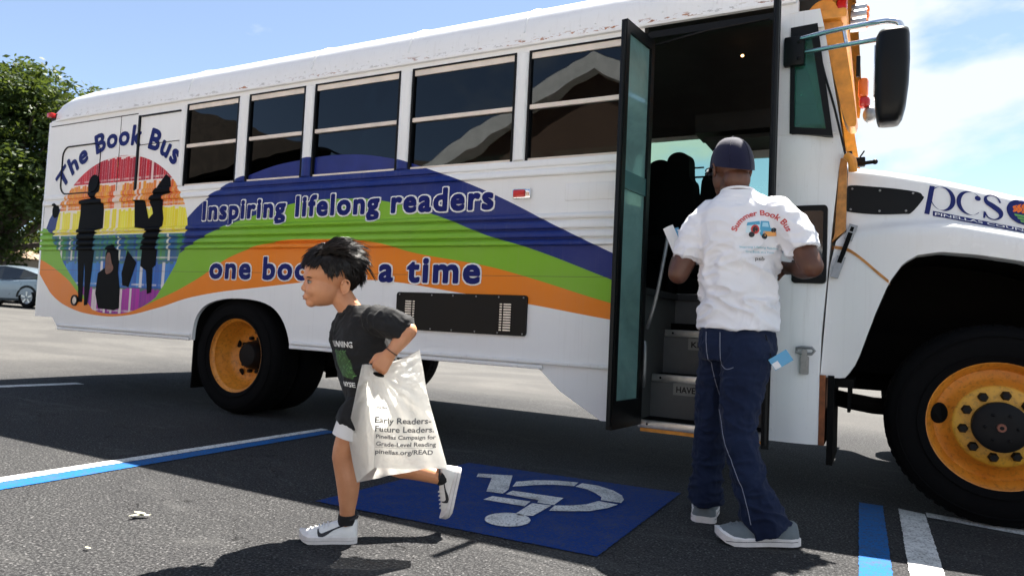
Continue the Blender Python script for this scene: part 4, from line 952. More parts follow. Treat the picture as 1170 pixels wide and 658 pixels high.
# ---- wheels
tire_m = pm('tyre_rubber', (.004, .004, .0045), .85, bump=.25, bs=90, spec=.08)
def rim_paint(name, a, b):
    t = NT(name); n = t.noise(7, 5, .6); g_ = t.noise(45, 4, .65)
    c = t.ramp(n, [(.3, a), (.7, b)]); c = t.mix(t.math('MULTIPLY', t.ramp(g_, [(.5, (0, 0, 0)), (.75, (1, 1, 1))]), .65), c, (.10, .038, .012))
    t.l.new(c, t.b.inputs['Base Color']); t.b.inputs['Roughness'].default_value = .45; return t.m
M['rimo'] = rim_paint('rim_orange', (.58, .19, .014), (.70, .28, .03)); M['rimy'] = rim_paint('rim_yellow', (.62, .28, .02), (.70, .38, .04))
def wheel(x, y, sgn, front, two=False):
    """sgn = -1: outer face towards -y"""
    z = .478; s = -sgn
    prof = [(.300, -.02), (.315, -.03), (.345, -.038), (.40, -.042), (.438, -.030), (.462, -.008), (.474, .03), (.476, .09), (.476, .17), (.470, .215), (.44, .245), (.38, .255), (.32, .24), (.30, .22)]
    m = MB()
    for oy in ((0, .315) if two else (0,)):
        m.lathe([(r, s*(o+oy)) for r, o in prof], (x, y, z), 'y', 72, cap=False)
        for a in range(0, 72, 1):
            pass
    o = m.build('wheel', tire_m, bus, ang=50)
    # sidewall ribs
    m = MB()
    for r in (.335, .425): m.tube([(x+r*math.cos(2*PI*k/60), y-s*.041, z+r*math.sin(2*PI*k/60)) for k in range(60)], .0035, 6, closed=True)
    for k in range(60):
        for w0 in (.05, .13):
            a = 2*PI*(k+.5*(w0 > .1))/60; 
            c_, s_ = math.cos(a), math.sin(a); r0, r1 = .470, .4815
            da = .030; m.add([(x+r*math.cos(a+e), y+s*(w0+d), z+r*math.sin(a+e)) for r in (r0, r1) for e in (-da, da) for d in (0, .06)], [(0, 1, 3, 2), (4, 6, 7, 5), (0, 4, 5, 1), (2, 3, 7, 6), (0, 2, 6, 4), (1, 5, 7, 3)])
    m.build('tread', tire_m, o, False)
    if front:
        rp = [(.296, -.018), (.308, -.022), (.309, -.012), (.300, -.004), (.282, .010), (.272, .03), (.262, .045), (.235, .040), (.205, .015), (.190, -.012), (.178, -.020), (.12, -.022), (.0, -.022)]
        m = MB(); m.lathe([(r, s*q) for r, q in rp], (x, y, z), 'y', 72, cap=False)
        nf = 72; m.m = [1 if i >= 9*nf else 0 for i in range(len(m.f))]
        rim = m.build('rim', [M['rimo'], M['rimy']], o, ang=40)
        m = MB(); m.lathe([(.115, s*-.020), (.115, s*-.075), (.10, s*-.085), (.04, s*-.087), (0, s*-.087)], (x, y, z), 'y', 40); m.ball((x, y-s*.09, z), (.018, .012, .018), 12, 8)
        for k in range(6): a = 2*PI*k/6; m.ball((x+.065*math.cos(a), y-s*.087, z+.065*math.sin(a)), (.008, .008, .008), 8, 5)
        m.build('hub', M['blackmetal'], rim, ang=40)
        m = MB(); m.lathe([(.02, s*-.088), (.018, s*-.1), (0, s*-.1)], (x, y, z), 'y', 16); m.build('hub_cap', pm('hub_rust', (.22, .08, .05), .7), rim)
        for k in range(10):
            a = 2*PI*(k+.25)/10; m = MB(); m.lathe([(.023, s*-.021), (.023, s*-.035), (.016, s*-.05), (0, s*-.05)], (x+.148*math.cos(a), y, z+.148*math.sin(a)), 'y', 6); m.build('lug_nut', M['blackmetal'], rim, ang=30)
        for a in (rad(172), rad(352)):
            m = MB(); N = 20; c_ = (x+.243*math.cos(a), z+.243*math.sin(a))
            rr_ = [(c_[0]+.036*math.cos(t)*math.cos(a)-.052*math.sin(t)*math.sin(a), c_[1]+.036*math.cos(t)*math.sin(a)+.052*math.sin(t)*math.cos(a)) for t in (2*PI*k/N for k in range(N))]
            V = []
            for px, pz in rr_:
                r = math.hypot(px-x, pz-z); q = float(np.interp(r, [.19, .205, .235, .262, .272, .282], [-.012, .015, .040, .045, .03, .010])); V.append((px, y+s*(q-.003), pz))
            m.add(V, [tuple(range(N))]); m.build('hand_hole', M['black'], rim, False, recalc=False)
    else:
        rp = [(.296, -.018), (.309, -.022), (.309, -.010), (.298, -.002), (.280, .012), (.274, .05), (.258, .075), (.252, .13), (.240, .15), (.225, .175), (.19, .195), (.12, .20), (0, .20)]
        m = MB(); m.lathe([(r, s*q) for r, q in rp], (x, y, z), 'y', 72, cap=False); rim = m.build('rim', M['rimo'], o, ang=40)
        m = MB(); m.lathe([(.115, s*.20), (.112, s*.13), (.09, s*.10), (.04, s*.095), (0, s*.095)], (x, y, z), 'y', 32)
        m.lathe([(.125, s*.198), (.12, s*.185), (0, s*.185)], (x, y, z), 'y', 32)
        m.build('hub', M['blackmetal'], rim, ang=40)
        for k in range(10):
            a = 2*PI*k/10; m = MB(); m.lathe([(.017, s*.20), (.017, s*.165), (0, s*.165)], (x+.143*math.cos(a), y, z+.143*math.sin(a)), 'y', 6); m.build('lug_nut', M['blackmetal'], rim, ang=30)
        for k in range(5):
            a = rad(228+72*k); m = MB(); m.add([(x+.205*math.cos(a)+.032*math.cos(t), y+s*.178, z+.205*math.sin(a)+.032*math.sin(t)) for t in (2*PI*j/16 for j in range(16))], [tuple(range(16))]); m.build('hand_hole', M['black'], rim, False, recalc=False)
wheel(-1.0, .075, -1, False, True); wheel(4.15, .09, -1, True)
wheel(-1.0, W_-.075, 1, False, True); wheel(4.15, W_-.09, 1, True)
# ---- crossview mirror on chrome arms
m = MB(); m.box(3.158, 3.262, -.04, .0, 2.295, 2.455, bev=.01)
mir = m.build('mirror', M['blackpaint'], bus)
m = MB()
for z0, z1, hz, p0 in ((2.425, 2.345, 2.265, 3.245), (2.355, 2.275, 2.25, 3.27)):
    pass
m = MB()
m.tube([(3.245, -.03, 2.438), (3.40, -.14, 2.412), (3.60, -.315, 2.352), (3.665, -.36, 2.330), (3.70, -.375, 2.300), (3.703, -.375, 2.24)], .013, 12, sub=5)
m.tube([(3.27, -.03, 2.362), (3.45, -.17, 2.318), (3.62, -.315, 2.270), (3.69, -.372, 2.252)], .012, 12, sub=5)
m.tube([(3.455, -.18, 2.395), (3.468, -.185, 2.318)], .009, 8)
m.build('mirror_arm', M['chrome'], mir)
m = MB(); N = 28; rows = []
for z, a, b, dx in ((2.262, .050, .075, .004), (2.256, .062, .095, .003), (2.235, .068, .105, 0), (2.12, .071, .110, 0), (2.02, .069, .108, -.001), (1.92, .062, .100, -.004), (1.87, .053, .09, -.007), (1.848, .044, .078, -.010), (1.842, .03, .05, -.010)):
    rows.append([(3.668+dx+a*math.copysign(abs(math.cos(t))**.55, math.cos(t)), -.375+b*math.copysign(abs(math.sin(t))**.55, math.sin(t)), z) for t in (2*PI*k/N for k in range(N))])
v = [q for r in rows for q in r]; m.add(v, [(i*N+k, i*N+(k+1) % N, (i+1)*N+(k+1) % N, (i+1)*N+k) for i in range(len(rows)-1) for k in range(N)]+[tuple(range(N)), tuple((len(rows)-1)*N+k for k in range(N))])
mh = m.build('mirror_housing', M['blackpaint'], mir, ang=60)
m = MB(); m.box(3.5945, 3.600, -.43, -.31, 1.97, 2.20, bev=.002); m.build('mirror_glass', M['chrome'], mh)
m = MB()
for z in (2.33, 2.42): m.ball((3.235, -.042, z), (.012, .006, .012), 10, 6)
m.build_each('bolt', M['blackmetal'], mir)
# ------------------------------------------------------------------ trees
def foliage(name, cols):
    t = NT(name); n = t.noise(.55, 4, .6); n2 = t.noise(6, 2)
    c = t.mix(.4, t.ramp(n, [(.32, cols[0]), (.5, cols[1]), (.68, cols[2])]), t.ramp(n2, [(.3, cols[0]), (.7, cols[2])]))
    t.l.new(c, t.b.inputs['Base Color']); t.b.inputs['Roughness'].default_value = .55; t.b.inputs['Specular IOR Level'].default_value = .25
    tl = t.new('BsdfTranslucent'); t.l.new(t.mix(.5, c, (.20, .26, .03)), tl.inputs[0])
    ms = t.new('MixShader'); ms.inputs[0].default_value = .25; t.l.new(t.b.outputs[0], ms.inputs[1]); t.l.new(tl.outputs[0], ms.inputs[2]); t.l.new(ms.outputs[0], t.out.inputs[0]); return t.m
M['leaf'] = foliage('oak_leaves', [(.010, .024, .008), (.020, .044, .011), (.05, .082, .016)])
M['leaf2'] = foliage('hedge_leaves', [(.012, .028, .012), (.022, .045, .014), (.04, .065, .018)])
M['bark'] = pm('bark', (.07, .055, .045), .9, var=.4, vs=8, bump=.6, bs=20)
def crown(R, centers, n, size):
    """leaf-sized faces in clumps; centers = (x, y, z, radius)"""
    V, F = [], []
    w = np.array([c[3]**2 for c in centers]); w = w/w.sum()
    for ci, c in enumerate(centers):
        k = int(n*w[ci]); sub = [(R.gauss(0, 1), R.gauss(0, 1), R.gauss(0, 1)) for _ in range(max(5, k//34))]
        sub = [tuple(a/(math.sqrt(sum(q*q for q in s))+1e-6)*R.uniform(.5, 1.12) for a in s) for s in sub]
        for s in sub:
            for _ in range(34):
                p = Vector((c[0]+(s[0]+R.gauss(0, .17))*c[3], c[1]+(s[1]+R.gauss(0, .17))*c[3], c[2]+(s[2]*.8+R.gauss(0, .13))*c[3]))
                a = Vector((R.gauss(0, 1), R.gauss(0, 1), R.gauss(0, .6))).normalized(); b = a.orthogonal().normalized()
                b = Matrix.Rotation(R.uniform(0, 6.28), 3, a) @ b; s_ = size*R.uniform(.6, 1.3)
                i = len(V); V += [p-a*s_, p+b*s_*.45, p+a*s_, p-b*s_*.45]; F.append((i, i+1, i+2, i+3))
    return V, F
def tree(name, x, y, h, centers, n, size, mat, label, seed, trunk_r=.3, group=None):
    R = random.Random(seed); z0 = gz(x, y); t = empty(name, (x, y, z0), label, 'tree', group)
    m = MB(); top = h*.62
    m.tube([(x, y, z0-.1), (x+.1, y, z0+h*.15), (x-.05, y+.1, z0+h*.35), (x, y, z0+top)], [trunk_r*1.4, trunk_r, trunk_r*.8, trunk_r*.3], 10, sub=4)
    for c in centers:
        b = Vector((x, y, z0+h*R.uniform(.2, .4))); e = Vector(c[:3]); q = b.lerp(e, .5)+Vector((0, 0, .3))
        m.tube([b, q, e], [trunk_r*.45, trunk_r*.28, .03], 7, sub=3)
    m.build('trunk', M['bark'], t)
    m = MB(); v, f = crown(R, centers, n, size); m.add(v, f); m.build('crown', mat, t, False, recalc=False); return t
def pol(bear, d): return CAM.x+d*math.sin(rad(bear)), CAM.y+d*math.cos(rad(bear))
R0 = random.Random(3)
x, y = pol(-64.6, 37)
cs = []
for k in range(52):
    a = R0.uniform(0, 6.28); q = R0.uniform(0, 1)**.6; z = R0.uniform(2.0, 9.1)
    rr = 4.0*math.sqrt(max(.06, 1-((z-4.9)/5.2)**2)); r_c = R0.uniform(.9, 1.5)
    cs.append((x+math.cos(a)*(rr-r_c*.6)*q, y+math.sin(a)*(rr-r_c*.6)*q, gz(x, y)+z, r_c))
cs += [(x+.3, y+.2, gz(x, y)+9.6, 1.1), (x-1.6, y, gz(x, y)+9.3, 1.2), (x+1.6, y+1, gz(x, y)+9.1, 1.2), (x+2.8, y+2.0, gz(x, y)+8.2, 1.3), (x+3.0, y+2.4, gz(x, y)+6.6, 1.4), (x+3.0, y+3.6, gz(x, y)+8.4, 1.0), (x+3.2, y+4.2, gz(x, y)+7.2, 1.2), (x+3.0, y+4.0, gz(x, y)+5.6, 1.3), (x+1.2, y+2.6, gz(x, y)+9.3, 1.0), (x+2.0, y+3.2, gz(x, y)+4.0, 1.3), (x+2.6, y+3.6, gz(x, y)+2.6, 1.2), (x-2, y-2, gz(x, y)+3, 1.3), (x, y-1, gz(x, y)+2.4, 1.3)]
tree('oak_tree', x, y, 10.2, cs, 62000, .125, M['leaf'], 'tall dark green spreading tree behind the parked cars', 5, .34)
for i, (b, d, h, r, lab) in enumerate(((-68.5, 41, 9.5, 3.6, 'dense green tree standing left of the tall spreading tree'), (-60.3, 46, 5.0, 2.4, 'low rounded dark tree half hidden by the bus tail'))):
    x, y = pol(b, d); R1 = random.Random(20+i); cs = []
    for k in range(20):
        a = R1.uniform(0, 6.28); q = R1.uniform(0, 1)**.6; z = R1.uniform(.16, .92)*h; rr = r*math.sqrt(max(.08, 1-((z/h-.5)/.55)**2)); cs.append((x+math.cos(a)*rr*q*.8, y+math.sin(a)*rr*q*.8, gz(x, y)+z, R1.uniform(.7, 1.2)*r/3))
    tree('shade_tree', x, y, h, cs, 9000, .2, M['leaf2'], lab, 30+i, .22)
# clipped hedge behind the cars
x0, y0 = pol(-72, 40); x1, y1 = pol(-57, 43); R1 = random.Random(9); cs = []
for k in range(44):
    t = (k+.5)/44; cs.append((x0+(x1-x0)*t, y0+(y1-y0)*t, gz(x0, y0)+R1.uniform(.9, 3.0), R1.uniform(1.2, 1.8)))
m = MB(); v, f = crown(R1, cs, 26000, .15); m.add(v, f); hd = m.build('hedge', M['leaf2'], None, False, recalc=False); tag(hd, 'dark leafy hedge along the far edge of the lot', 'hedge')
# ------------------------------------------------------------------ low building at the far left
bx_, by_ = pol(-66.2, 39.0); bz = gz(bx_, by_)
hs = empty('house', (bx_, by_, bz), 'low pale house with brown hip roof behind the parked cars', 'building')
ax = Vector((.55, .83, 0)).normalized(); ay = Vector((-.83, .55, 0))
def HP(a, b, z): q = Vector((bx_, by_, bz+z))+ax*a+ay*b; return (q.x, q.y, q.z)
m = MB(); m.add([HP(a, b, z) for a in (-5, 3.2) for b in (0, 6) for z in (0, 1.9)], [(0, 1, 3, 2), (4, 6, 7, 5), (0, 4, 5, 1), (2, 3, 7, 6), (1, 5, 7, 3)]); m.build('wall', pm('pale_stucco', (.5, .45, .38), .8), hs, False)
m = MB(); m.add([HP(-5.5, -.5, 1.85), HP(3.7, -.5, 1.85), HP(3.7, 6.5, 1.85), HP(-5.5, 6.5, 1.85), HP(-2.5, 3, 2.75), HP(.8, 3, 2.75)], [(0, 1, 5, 4), (1, 2, 5), (2, 3, 4, 5), (3, 0, 4), (0, 3, 2, 1)]); m.build('roof', pm('brown_shingle', (.27, .19, .13), .85, var=.3, vs=5), hs, False)
for a in (-3.5, -.5, 1.8):
    m = MB(); m.add([HP(a+u, -.02, z) for u in (-.5, .5) for z in (.8, 1.6)], [(0, 1, 3, 2)]); m.build('window', M['blackpaint'], hs, False, recalc=False)
# ------------------------------------------------------------------ parked cars
def car(px_, py_, hd, col, label, kind):
    c = empty(kind, (px_, py_, gz(px_, py_)), label, 'car', 'cars parked at the far side of the lot')
    f = Vector((math.cos(hd), math.sin(hd), 0)); s = Vector((-f.y, f.x, 0)); o = Vector((px_, py_, gz(px_, py_)))
    def P(a, b, z): q = o+f*a+s*b; return (q.x, q.y, q.z+z)
    body = pm('car_paint_%s' % kind, col, .3, .35, var=.05, coat=.6)
    # stations: along, lower z, sill z, belt z, half width
    st = [(-2.28, .42, .60, .78, .62), (-2.22, .34, .62, .93, .76), (-2.05, .26, .62, .98, .84), (-1.6, .22, .6, .97, .89), (-.8, .20, .58, .93, .90), (.2, .20, .58, .90, .90), (1.0, .20, .58, .88, .89), (1.55, .22, .56, .80, .87), (2.0, .26, .50, .72, .80), (2.25, .34, .48, .62, .62)]
    N = 12; rows = []
    for a, z0, z1, z2, w in st:
        half = [(0, z0), (w*.86, z0), (w*.98, z0+.08), (w, z1), (w*.985, z2-.06), (w*.90, z2), (0, z2+.03)]
        rows.append([P(a, b, z) for b, z in half]+[P(a, -b, z) for b, z in half[-2:0:-1]])
    n = len(rows[0]); m = MB(); m.add([q for r in rows for q in r], [(i*n+k, i*n+(k+1) % n, (i+1)*n+(k+1) % n, (i+1)*n+k) for i in range(len(rows)-1) for k in range(n)]+[tuple(range(n)), tuple((len(rows)-1)*n+k for k in range(n))])
    b_ = m.build('body', body, c, ang=30)
    # greenhouse: roof skin over a dark glass band
    gs = [(-2.0, .97, .50), (-1.55, 1.16, .60), (-1.0, 1.33, .64), (-.3, 1.41, .66), (.3, 1.38, .65), (.8, 1.18, .62), (1.25, .88, .58)]
    m = MB(); rows = [[P(a, b, z) for b, z in ((-w-.02, z-.035), (-w*.8, z), (0, z+.02), (w*.8, z), (w+.02, z-.035))] for a, z, w in gs]
    m.add([q for r in rows for q in r], [(i*5+k, i*5+k+1, (i+1)*5+k+1, (i+1)*5+k) for i in range(len(rows)-1) for k in range(4)]); m.m = [1 if (i//4 in (0, 4, 5)) and (i % 4 in (1, 2)) else 0 for i in range(len(m.f))]
    gl = pm('car_glass', (.015, .018, .02), .06, spec=.8)
    m.build('roof', [body, gl], c, ang=50)
    for sg in (1, -1):
        m = MB(); top = [(-1.55, 1.10, .60), (-1.0, 1.28, .64), (-.3, 1.36, .66), (.3, 1.33, .65), (.8, 1.13, .62)]; bot = [(-1.75, .97), (-1.0, .95), (-.3, .92), (.3, .90), (1.1, .88)]
        m.add([P(a, sg*(w+.025), z) for a, z, w in top]+[P(a, sg*.83, z) for a, z in bot], [(k, k+1, 6+k, 5+k) for k in range(4)]); m.build('side_window', gl, c, False, recalc=False)
        m = MB(); m.add([P(-2.235, sg*.45, .80), P(-2.24, sg*.45, .90), P(-2.13, sg*.82, .93), P(-2.14, sg*.83, .80), P(-1.95, sg*.875, .90), P(-1.95, sg*.88, .86)], [(0, 1, 2, 3), (3, 2, 4, 5)]); m.build('tail_lamp', pm('tail_lamp_red', (.30, .01, .012), .2), c, False, recalc=False)
        m = MB(); m.add([P(-2.275, sg*.3, .46), P(-2.275, sg*.3, .54), P(-2.19, sg*.74, .56), P(-2.19, sg*.74, .46)], [(0, 1, 2, 3)]); m.build('bumper_vent', M['blackpaint'], c, False, recalc=False)
        for a in (-1.38, 1.38):
            m = MB(); cc = []
            for r, w in ((.10, .86), (.21, .875), (.23, .885), (.315, .885), (.325, .84), (.325, .70)): cc.append([P(a+r*math.cos(t), sg*w, .325+r*math.sin(t)) for t in (2*PI*k/24 for k in range(24))])
            m.add([q for r in cc for q in r], [(i*24+k, i*24+(k+1) % 24, (i+1)*24+(k+1) % 24, (i+1)*24+k) for i in range(5) for k in range(24)]+[tuple(range(24))]); m.m = [1 if i < 24 or i == len(m.f)-1 else 0 for i in range(len(m.f))]
            w_ = m.build('wheel', [M['black'], M['steel']], c, ang=30)
            m = MB()
            for k in range(5):
                t = 2*PI*k/5+.3; m.add([P(a+r*math.cos(t+e), sg*.893, .325+r*math.sin(t+e)) for r, e in ((.06, -.4), (.06, .4), (.205, .16), (.205, -.16))], [(0, 1, 2, 3)])
            m.build_each('spoke', M['alu'], w_, False, recalc=False)
            m = MB(); rr = [P(a+.40*math.cos(t), sg*.895, .34+.40*math.sin(t)) for t in (PI*k/14 for k in range(15))]; r2 = [P(a+.33*math.cos(t), sg*.897, .33+.33*math.sin(t)) for t in (PI*k/14 for k in range(15))]
            m.add(rr+r2, [(k, k+1, 16+k, 15+k) for k in range(14)]); m.build('wheel_arch', M['blackpaint'], c, False, recalc=False)
    return c
cx_, cy_ = pol(-63.55, 30.2); car(cx_, cy_, math.atan2(-.34, -.94), (.20, .25, .30), 'silver blue sedan with red tail lamp parked near the bus tail', 'parked_car')
cx_, cy_ = pol(-62.3, 34.2); car(cx_, cy_, math.atan2(-.34, -.94), (.72, .72, .72), 'white car showing only its roof and rear glass behind the silver sedan', 'parked_car')
# ------------------------------------------------------------------ brick building across the lot, behind the photographer (mirrored in the bus windows)
def brick():
    t = NT('brick_wall'); b = t.new('TexBrick'); b.inputs['Scale'].default_value = 4.5
    mp_ = t.new('Mapping'); mp_.inputs['Rotation'].default_value = (PI/2, 0, 0); t.l.new(t.pos(), mp_.inputs[0]); t.l.new(mp_.outputs[0], b.inputs['Vector'])
    b.inputs['Color1'].default_value = (.11, .055, .035, 1); b.inputs['Color2'].default_value = (.15, .08, .05, 1); b.inputs['Mortar'].default_value = (.17, .15, .13, 1)
    t.l.new(t.mix(t.noise(1, 4), b.outputs[0], (.10, .06, .04)), t.b.inputs['Base Color']); t.b.inputs['Roughness'].default_value = .9; return t.m
D = -13.0
slab = MB(); slab.box(-34, 22, -12.6, -5.2, -.2, .12); slab.build('bounce_slab', pm('pale_bounce', (.50, .47, .42), .85, vs=3), None, False)['kind'] = 'structure'  # unseen pale slab, added to bounce sunlight onto the shaded bus side
school = empty('brick_building', (-6, D, 0), 'brown brick school building with shingled roof and white gable', 'building')
M['shingle'] = pm('shingle', (.05, .037, .028), .9, var=.35, vs=4, bump=.4, bs=14)
M['brick'] = brick()
m = MB(); m.box(-22, 3.6, D-8, D, 0, 4.6); m.sideprism([(-8.2, 0), (2.6, 0), (2.6, 4.7), (-2.8, 7.45), (-8.2, 4.7)], D-6, D+.6)
m.build('wall', M['brick'], school, False)
m = MB(); m.add([(-22.6, D+.5, 4.5), (4, D+.5, 4.5), (4, D-3.5, 6.62), (-13, D-3.5, 6.55), (-22.6, D-3.5, 6.55), (4, D-8, 4.5), (-22.6, D-8, 4.5)], [(0, 1, 2, 3, 4), (4, 3, 2, 5, 6)])
m.add([(-26, D+.3, 4.6), (-13, D+.3, 6.3), (-19.8, D+.3, 8.4)], [(0, 1, 2)]); m.add([(-26, D+.3, 4.6), (-19.8, D+.3, 8.4), (-19.8, D-8, 8.4), (-26, D-8, 4.6)], [(0, 1, 2, 3)]); m.add([(-19.8, D+.3, 8.4), (-13, D+.3, 6.3), (-13, D-8, 6.3), (-19.8, D-8, 8.4)], [(0, 1, 2, 3)])
for sg in (-1, 1): m.add([(-2.8, D+.9, 7.78), (-2.8+sg*5.9, D+.9, 4.78), (-2.8+sg*5.9, D-5, 4.78), (-2.8, D-5, 7.78)], [(0, 1, 2, 3)])
m.build('roof', M['shingle'], school, False)
m = MB()
for sg in (-1, 1): m.sideprism([(-2.8, 7.76), (-2.8+sg*5.95, 4.74), (-2.8+sg*5.95, 4.30), (-2.8, 7.30)], D+.60, D+.95)
m.build('fascia', pm('white_trim', (.75, .75, .74), .5), school, False)
for x in (-20, -17.5, -15, -12.5, -10, 1.0, -5.5, -2.8, -.2):
    m = MB(); yy = D+.62 if -8.2 < x < 2.6 else D+.02; m.box(x-.6, x+.6, yy, yy+.05, 1.0, 2.5); w_ = m.build('window', pm('trim_frame', (.6, .6, .58), .5), school, False)
    m = MB(); m.box(x-.52, x+.52, yy+.05, yy+.06, 1.08, 2.42); m.build('pane', M['blackpaint'], w_, False)
# lawn tree on that side, also only seen in the glass
# ------------------------------------------------------------------ fallen leaves on the asphalt
lm = pm('dry_leaf', (.36, .36, .27), .7, var=.25, vs=60)
def leaf_obj(x, y, s, a, label, n=1):
    m = MB(); R1 = random.Random(int(x*1000))
    for k in range(n):
        b = a+R1.uniform(-1.4, 1.4); ca, sa = math.cos(b), math.sin(b); ox, oy = (R1.uniform(-.02, .02), R1.uniform(-.02, .02)) if k else (0, 0)
        out_ = [(-1, 0), (-.5, .26), (0, .34), (.5, .24), (1, 0), (.5, -.24), (0, -.34), (-.5, -.26)]
        v = [(x+ox+s*(u*ca-w*sa), y+oy+s*(u*sa+w*ca), .008+s*(.25*w*w*4+.12*abs(u))+.004*k) for u, w in out_]
        m.add(v, [(0, 1, 7), (1, 2, 6, 7), (2, 3, 5, 6), (3, 4, 5)])
    tag(m.build('fallen_leaf', lm, None, True, recalc=False), label, 'leaf', 'dry leaves lying on the asphalt')
leaf_obj(1.01, -2.08, .034, .3, 'pale curled leaf cluster on asphalt left of the boy', 3)
leaf_obj(1.21, -2.42, .017, 1.2, 'small pale leaf near the lower left corner of the lot', 1)
# ------------------------------------------------------------------ people
from mathutils import noise as mnoise
def fuse(name, mb, voxel, it, mats, parent=None, fn=None, ang=180):
    """union of overlapping closed pieces as ONE continuous smoothed surface"""
    me0 = mb.mesh(name); o = bpy.data.objects.new('tmp', me0); COL.objects.link(o)
    r = o.modifiers.new('r', 'REMESH'); r.mode = 'VOXEL'; r.voxel_size = voxel; r.adaptivity = 0
    if it:
        s = o.modifiers.new('s', 'SMOOTH'); s.factor = .5; s.iterations = it
    dg = bpy.context.evaluated_depsgraph_get(); me = bpy.data.meshes.new_from_object(o.evaluated_get(dg)); me.name = name
    bpy.data.objects.remove(o); bpy.data.meshes.remove(me0)
    if fn:
        nv = [(v.index, v.co.copy(), v.normal.copy()) for v in me.vertices]
        for i, c, n in nv: me.vertices[i].co = fn(c, n)
        me.update()
    me.materials.clear(); me.polygons.foreach_set('material_index', [0]*len(me.polygons))
    return link(name, me, mats, parent, True, ang)
def bvh_of(*objs):
    bm = bmesh.new()
    for o in objs: bm.from_mesh(o.data)
    t = BVHTree.FromBMesh(bm); bm.free(); return t
def cast_decal(name, vf, frame, bvh, mat, e, parent, step=.012, both=None):
    """flat artwork laid on cloth: frame = (origin, U, V, ray direction)"""
    O, U, V, Dn = frame; v, f = vf
    us = [p[0] for p in v]; ws = [p[1] for p in v]
    v, f = cut_mesh(v, f, list(np.arange(min(us)+step, max(us), step)), list(np.arange(min(ws)+step, max(ws), step)))
    P = []; ok = []
    for a, b in v:
        h = bvh.ray_cast(O+U*a+V*b, Dn, 2.0); ok.append(h[0] is not None); P.append(tuple(h[0]-Dn*e) if h[0] is not None else (0, 0, 0))
    f = [q for q in f if all(ok[i] for i in q)]
    m = MB(); m.add(P, f); return m.build(name, mat, parent, True, 60, recalc=False)
def ring_loft(m, rings, n=36):
    """rings: (centre, U axis, V axis, a, b) -> closed loft"""
    v = []
    for c, U, V, a, b in rings:
        for k in range(n):
            t = 2*PI*k/n; v.append(Vector(c)+U*(a*math.copysign(abs(math.cos(t))**.85, math.cos(t)))+V*(b*math.copysign(abs(math.sin(t))**.85, math.sin(t))))
    f = [(i*n+k, i*n+(k+1) % n, (i+1)*n+(k+1) % n, (i+1)*n+k) for i in range(len(rings)-1) for k in range(n)]+[tuple(range(n)), tuple((len(rings)-1)*n+k for k in range(n))]
    return m.add(v, f)
def cap_tube(m, pts, rs, sub=5, n=16):
    m.tube(pts, rs, n, sub=sub); m.ball(pts[0], rs[0]*.999, 14, 10); m.ball(pts[-1], rs[-1]*.999, 14, 10)
def hand(m, Wr, d, nrm, s, curl, thumb_side=1, spread=.10, thumb_curl=.5):
    """palm, four bent fingers of unequal length and a thumb. d: wrist to knuckles, nrm: back of the hand"""
    d = d.normalized(); nrm = (nrm-d*nrm.dot(d)).normalized(); b = d.cross(nrm)*thumb_side     # b: towards the thumb
    K = Wr+d*.085*s
    for q in np.linspace(-1, 1, 4): cap_tube(m, [Wr+b*.014*s*q, K+b*.029*s*q-nrm*.002*s], [.019*s, .0155*s], 3, 12)
    for i, (off, ln) in enumerate(((.030, .92), (.010, 1.0), (-.010, .95), (-.028, .76))):
        p = K+b*off*s; ang = 0; pts = [p]; dd = d
        for j, (l_, bend) in enumerate(((.042, curl[0]), (.026, curl[1]), (.020, curl[2]))):
            ang += bend; dd = d*math.cos(ang)-nrm*math.sin(ang)+b*spread*(1.5-i)*.5; dd.normalize(); p = p+dd*l_*s*ln; pts.append(p)
        cap_tube(m, pts, [.0098*s, .0090*s, .0082*s, .0066*s], 3, 10)
    t0 = Wr+d*.022*s+b*.022*s; a1 = (d*.62+b*.75-nrm*.25).normalized(); a2 = (d*.92+b*.15*(1-thumb_curl)-nrm*.55*thumb_curl).normalized()
    cap_tube(m, [t0, t0+a1*.038*s, t0+a1*.038*s+a2*.030*s, t0+a1*.038*s+a2*.052*s-nrm*.004*s], [.014*s, .0112*s, .0098*s, .0075*s], 3, 10)
def skin(name, lo, hi, sss=.06):
    t = NT(name); n = t.noise(14, 5, .6); n2 = t.noise(150, 3)
    c = t.ramp(n, [(.3, lo), (.7, hi)]); t.l.new(c, t.b.inputs['Base Color'])
    t.b.inputs['Roughness'].default_value = .48; t.b.inputs['Subsurface Weight'].default_value = sss; t.b.inputs['Subsurface Radius'].default_value = (.02, .008, .004); t.b.inputs['Subsurface Scale'].default_value = .3
    t.bump(n2, .12, .001); return t.m
def cloth(name, lo, hi, rough=.85, weave=700, sheen=.15, fold=.25, fs=9):
    t = NT(name); n = t.noise(7, 5, .6); w = t.noise(weave, 2)
    t.l.new(t.mix(.25, t.ramp(n, [(.3, lo), (.7, hi)]), t.ramp(w, [(.3, lo), (.7, hi)])), t.b.inputs['Base Color'])
    t.b.inputs['Roughness'].default_value = rough; t.b.inputs['Sheen Weight'].default_value = sheen; t.b.inputs['Specular IOR Level'].default_value = .2
    t.bump(t.math('ADD', t.math('MULTIPLY', w, .12), t.noise(fs, 3, .5, 1.2)), fold, .012); return t.m
M['skin_boy'] = skin('skin_light', (.52, .215, .100), (.62, .285, .145))
M['skin_man'] = skin('skin_dark', (.075, .027, .014), (.11, .042, .022), .03)
M['tee_white'] = cloth('white_cotton', (.74, .74, .78), (.80, .80, .83), fold=.35)
M['tee_black'] = cloth('black_cotton', (.012, .012, .013), (.022, .022, .023), sheen=.05, fold=.4)
M['denim'] = cloth('dark_denim', (.004, .0085, .028), (.008, .016, .046), weave=500, sheen=.05, fold=.35, fs=14)
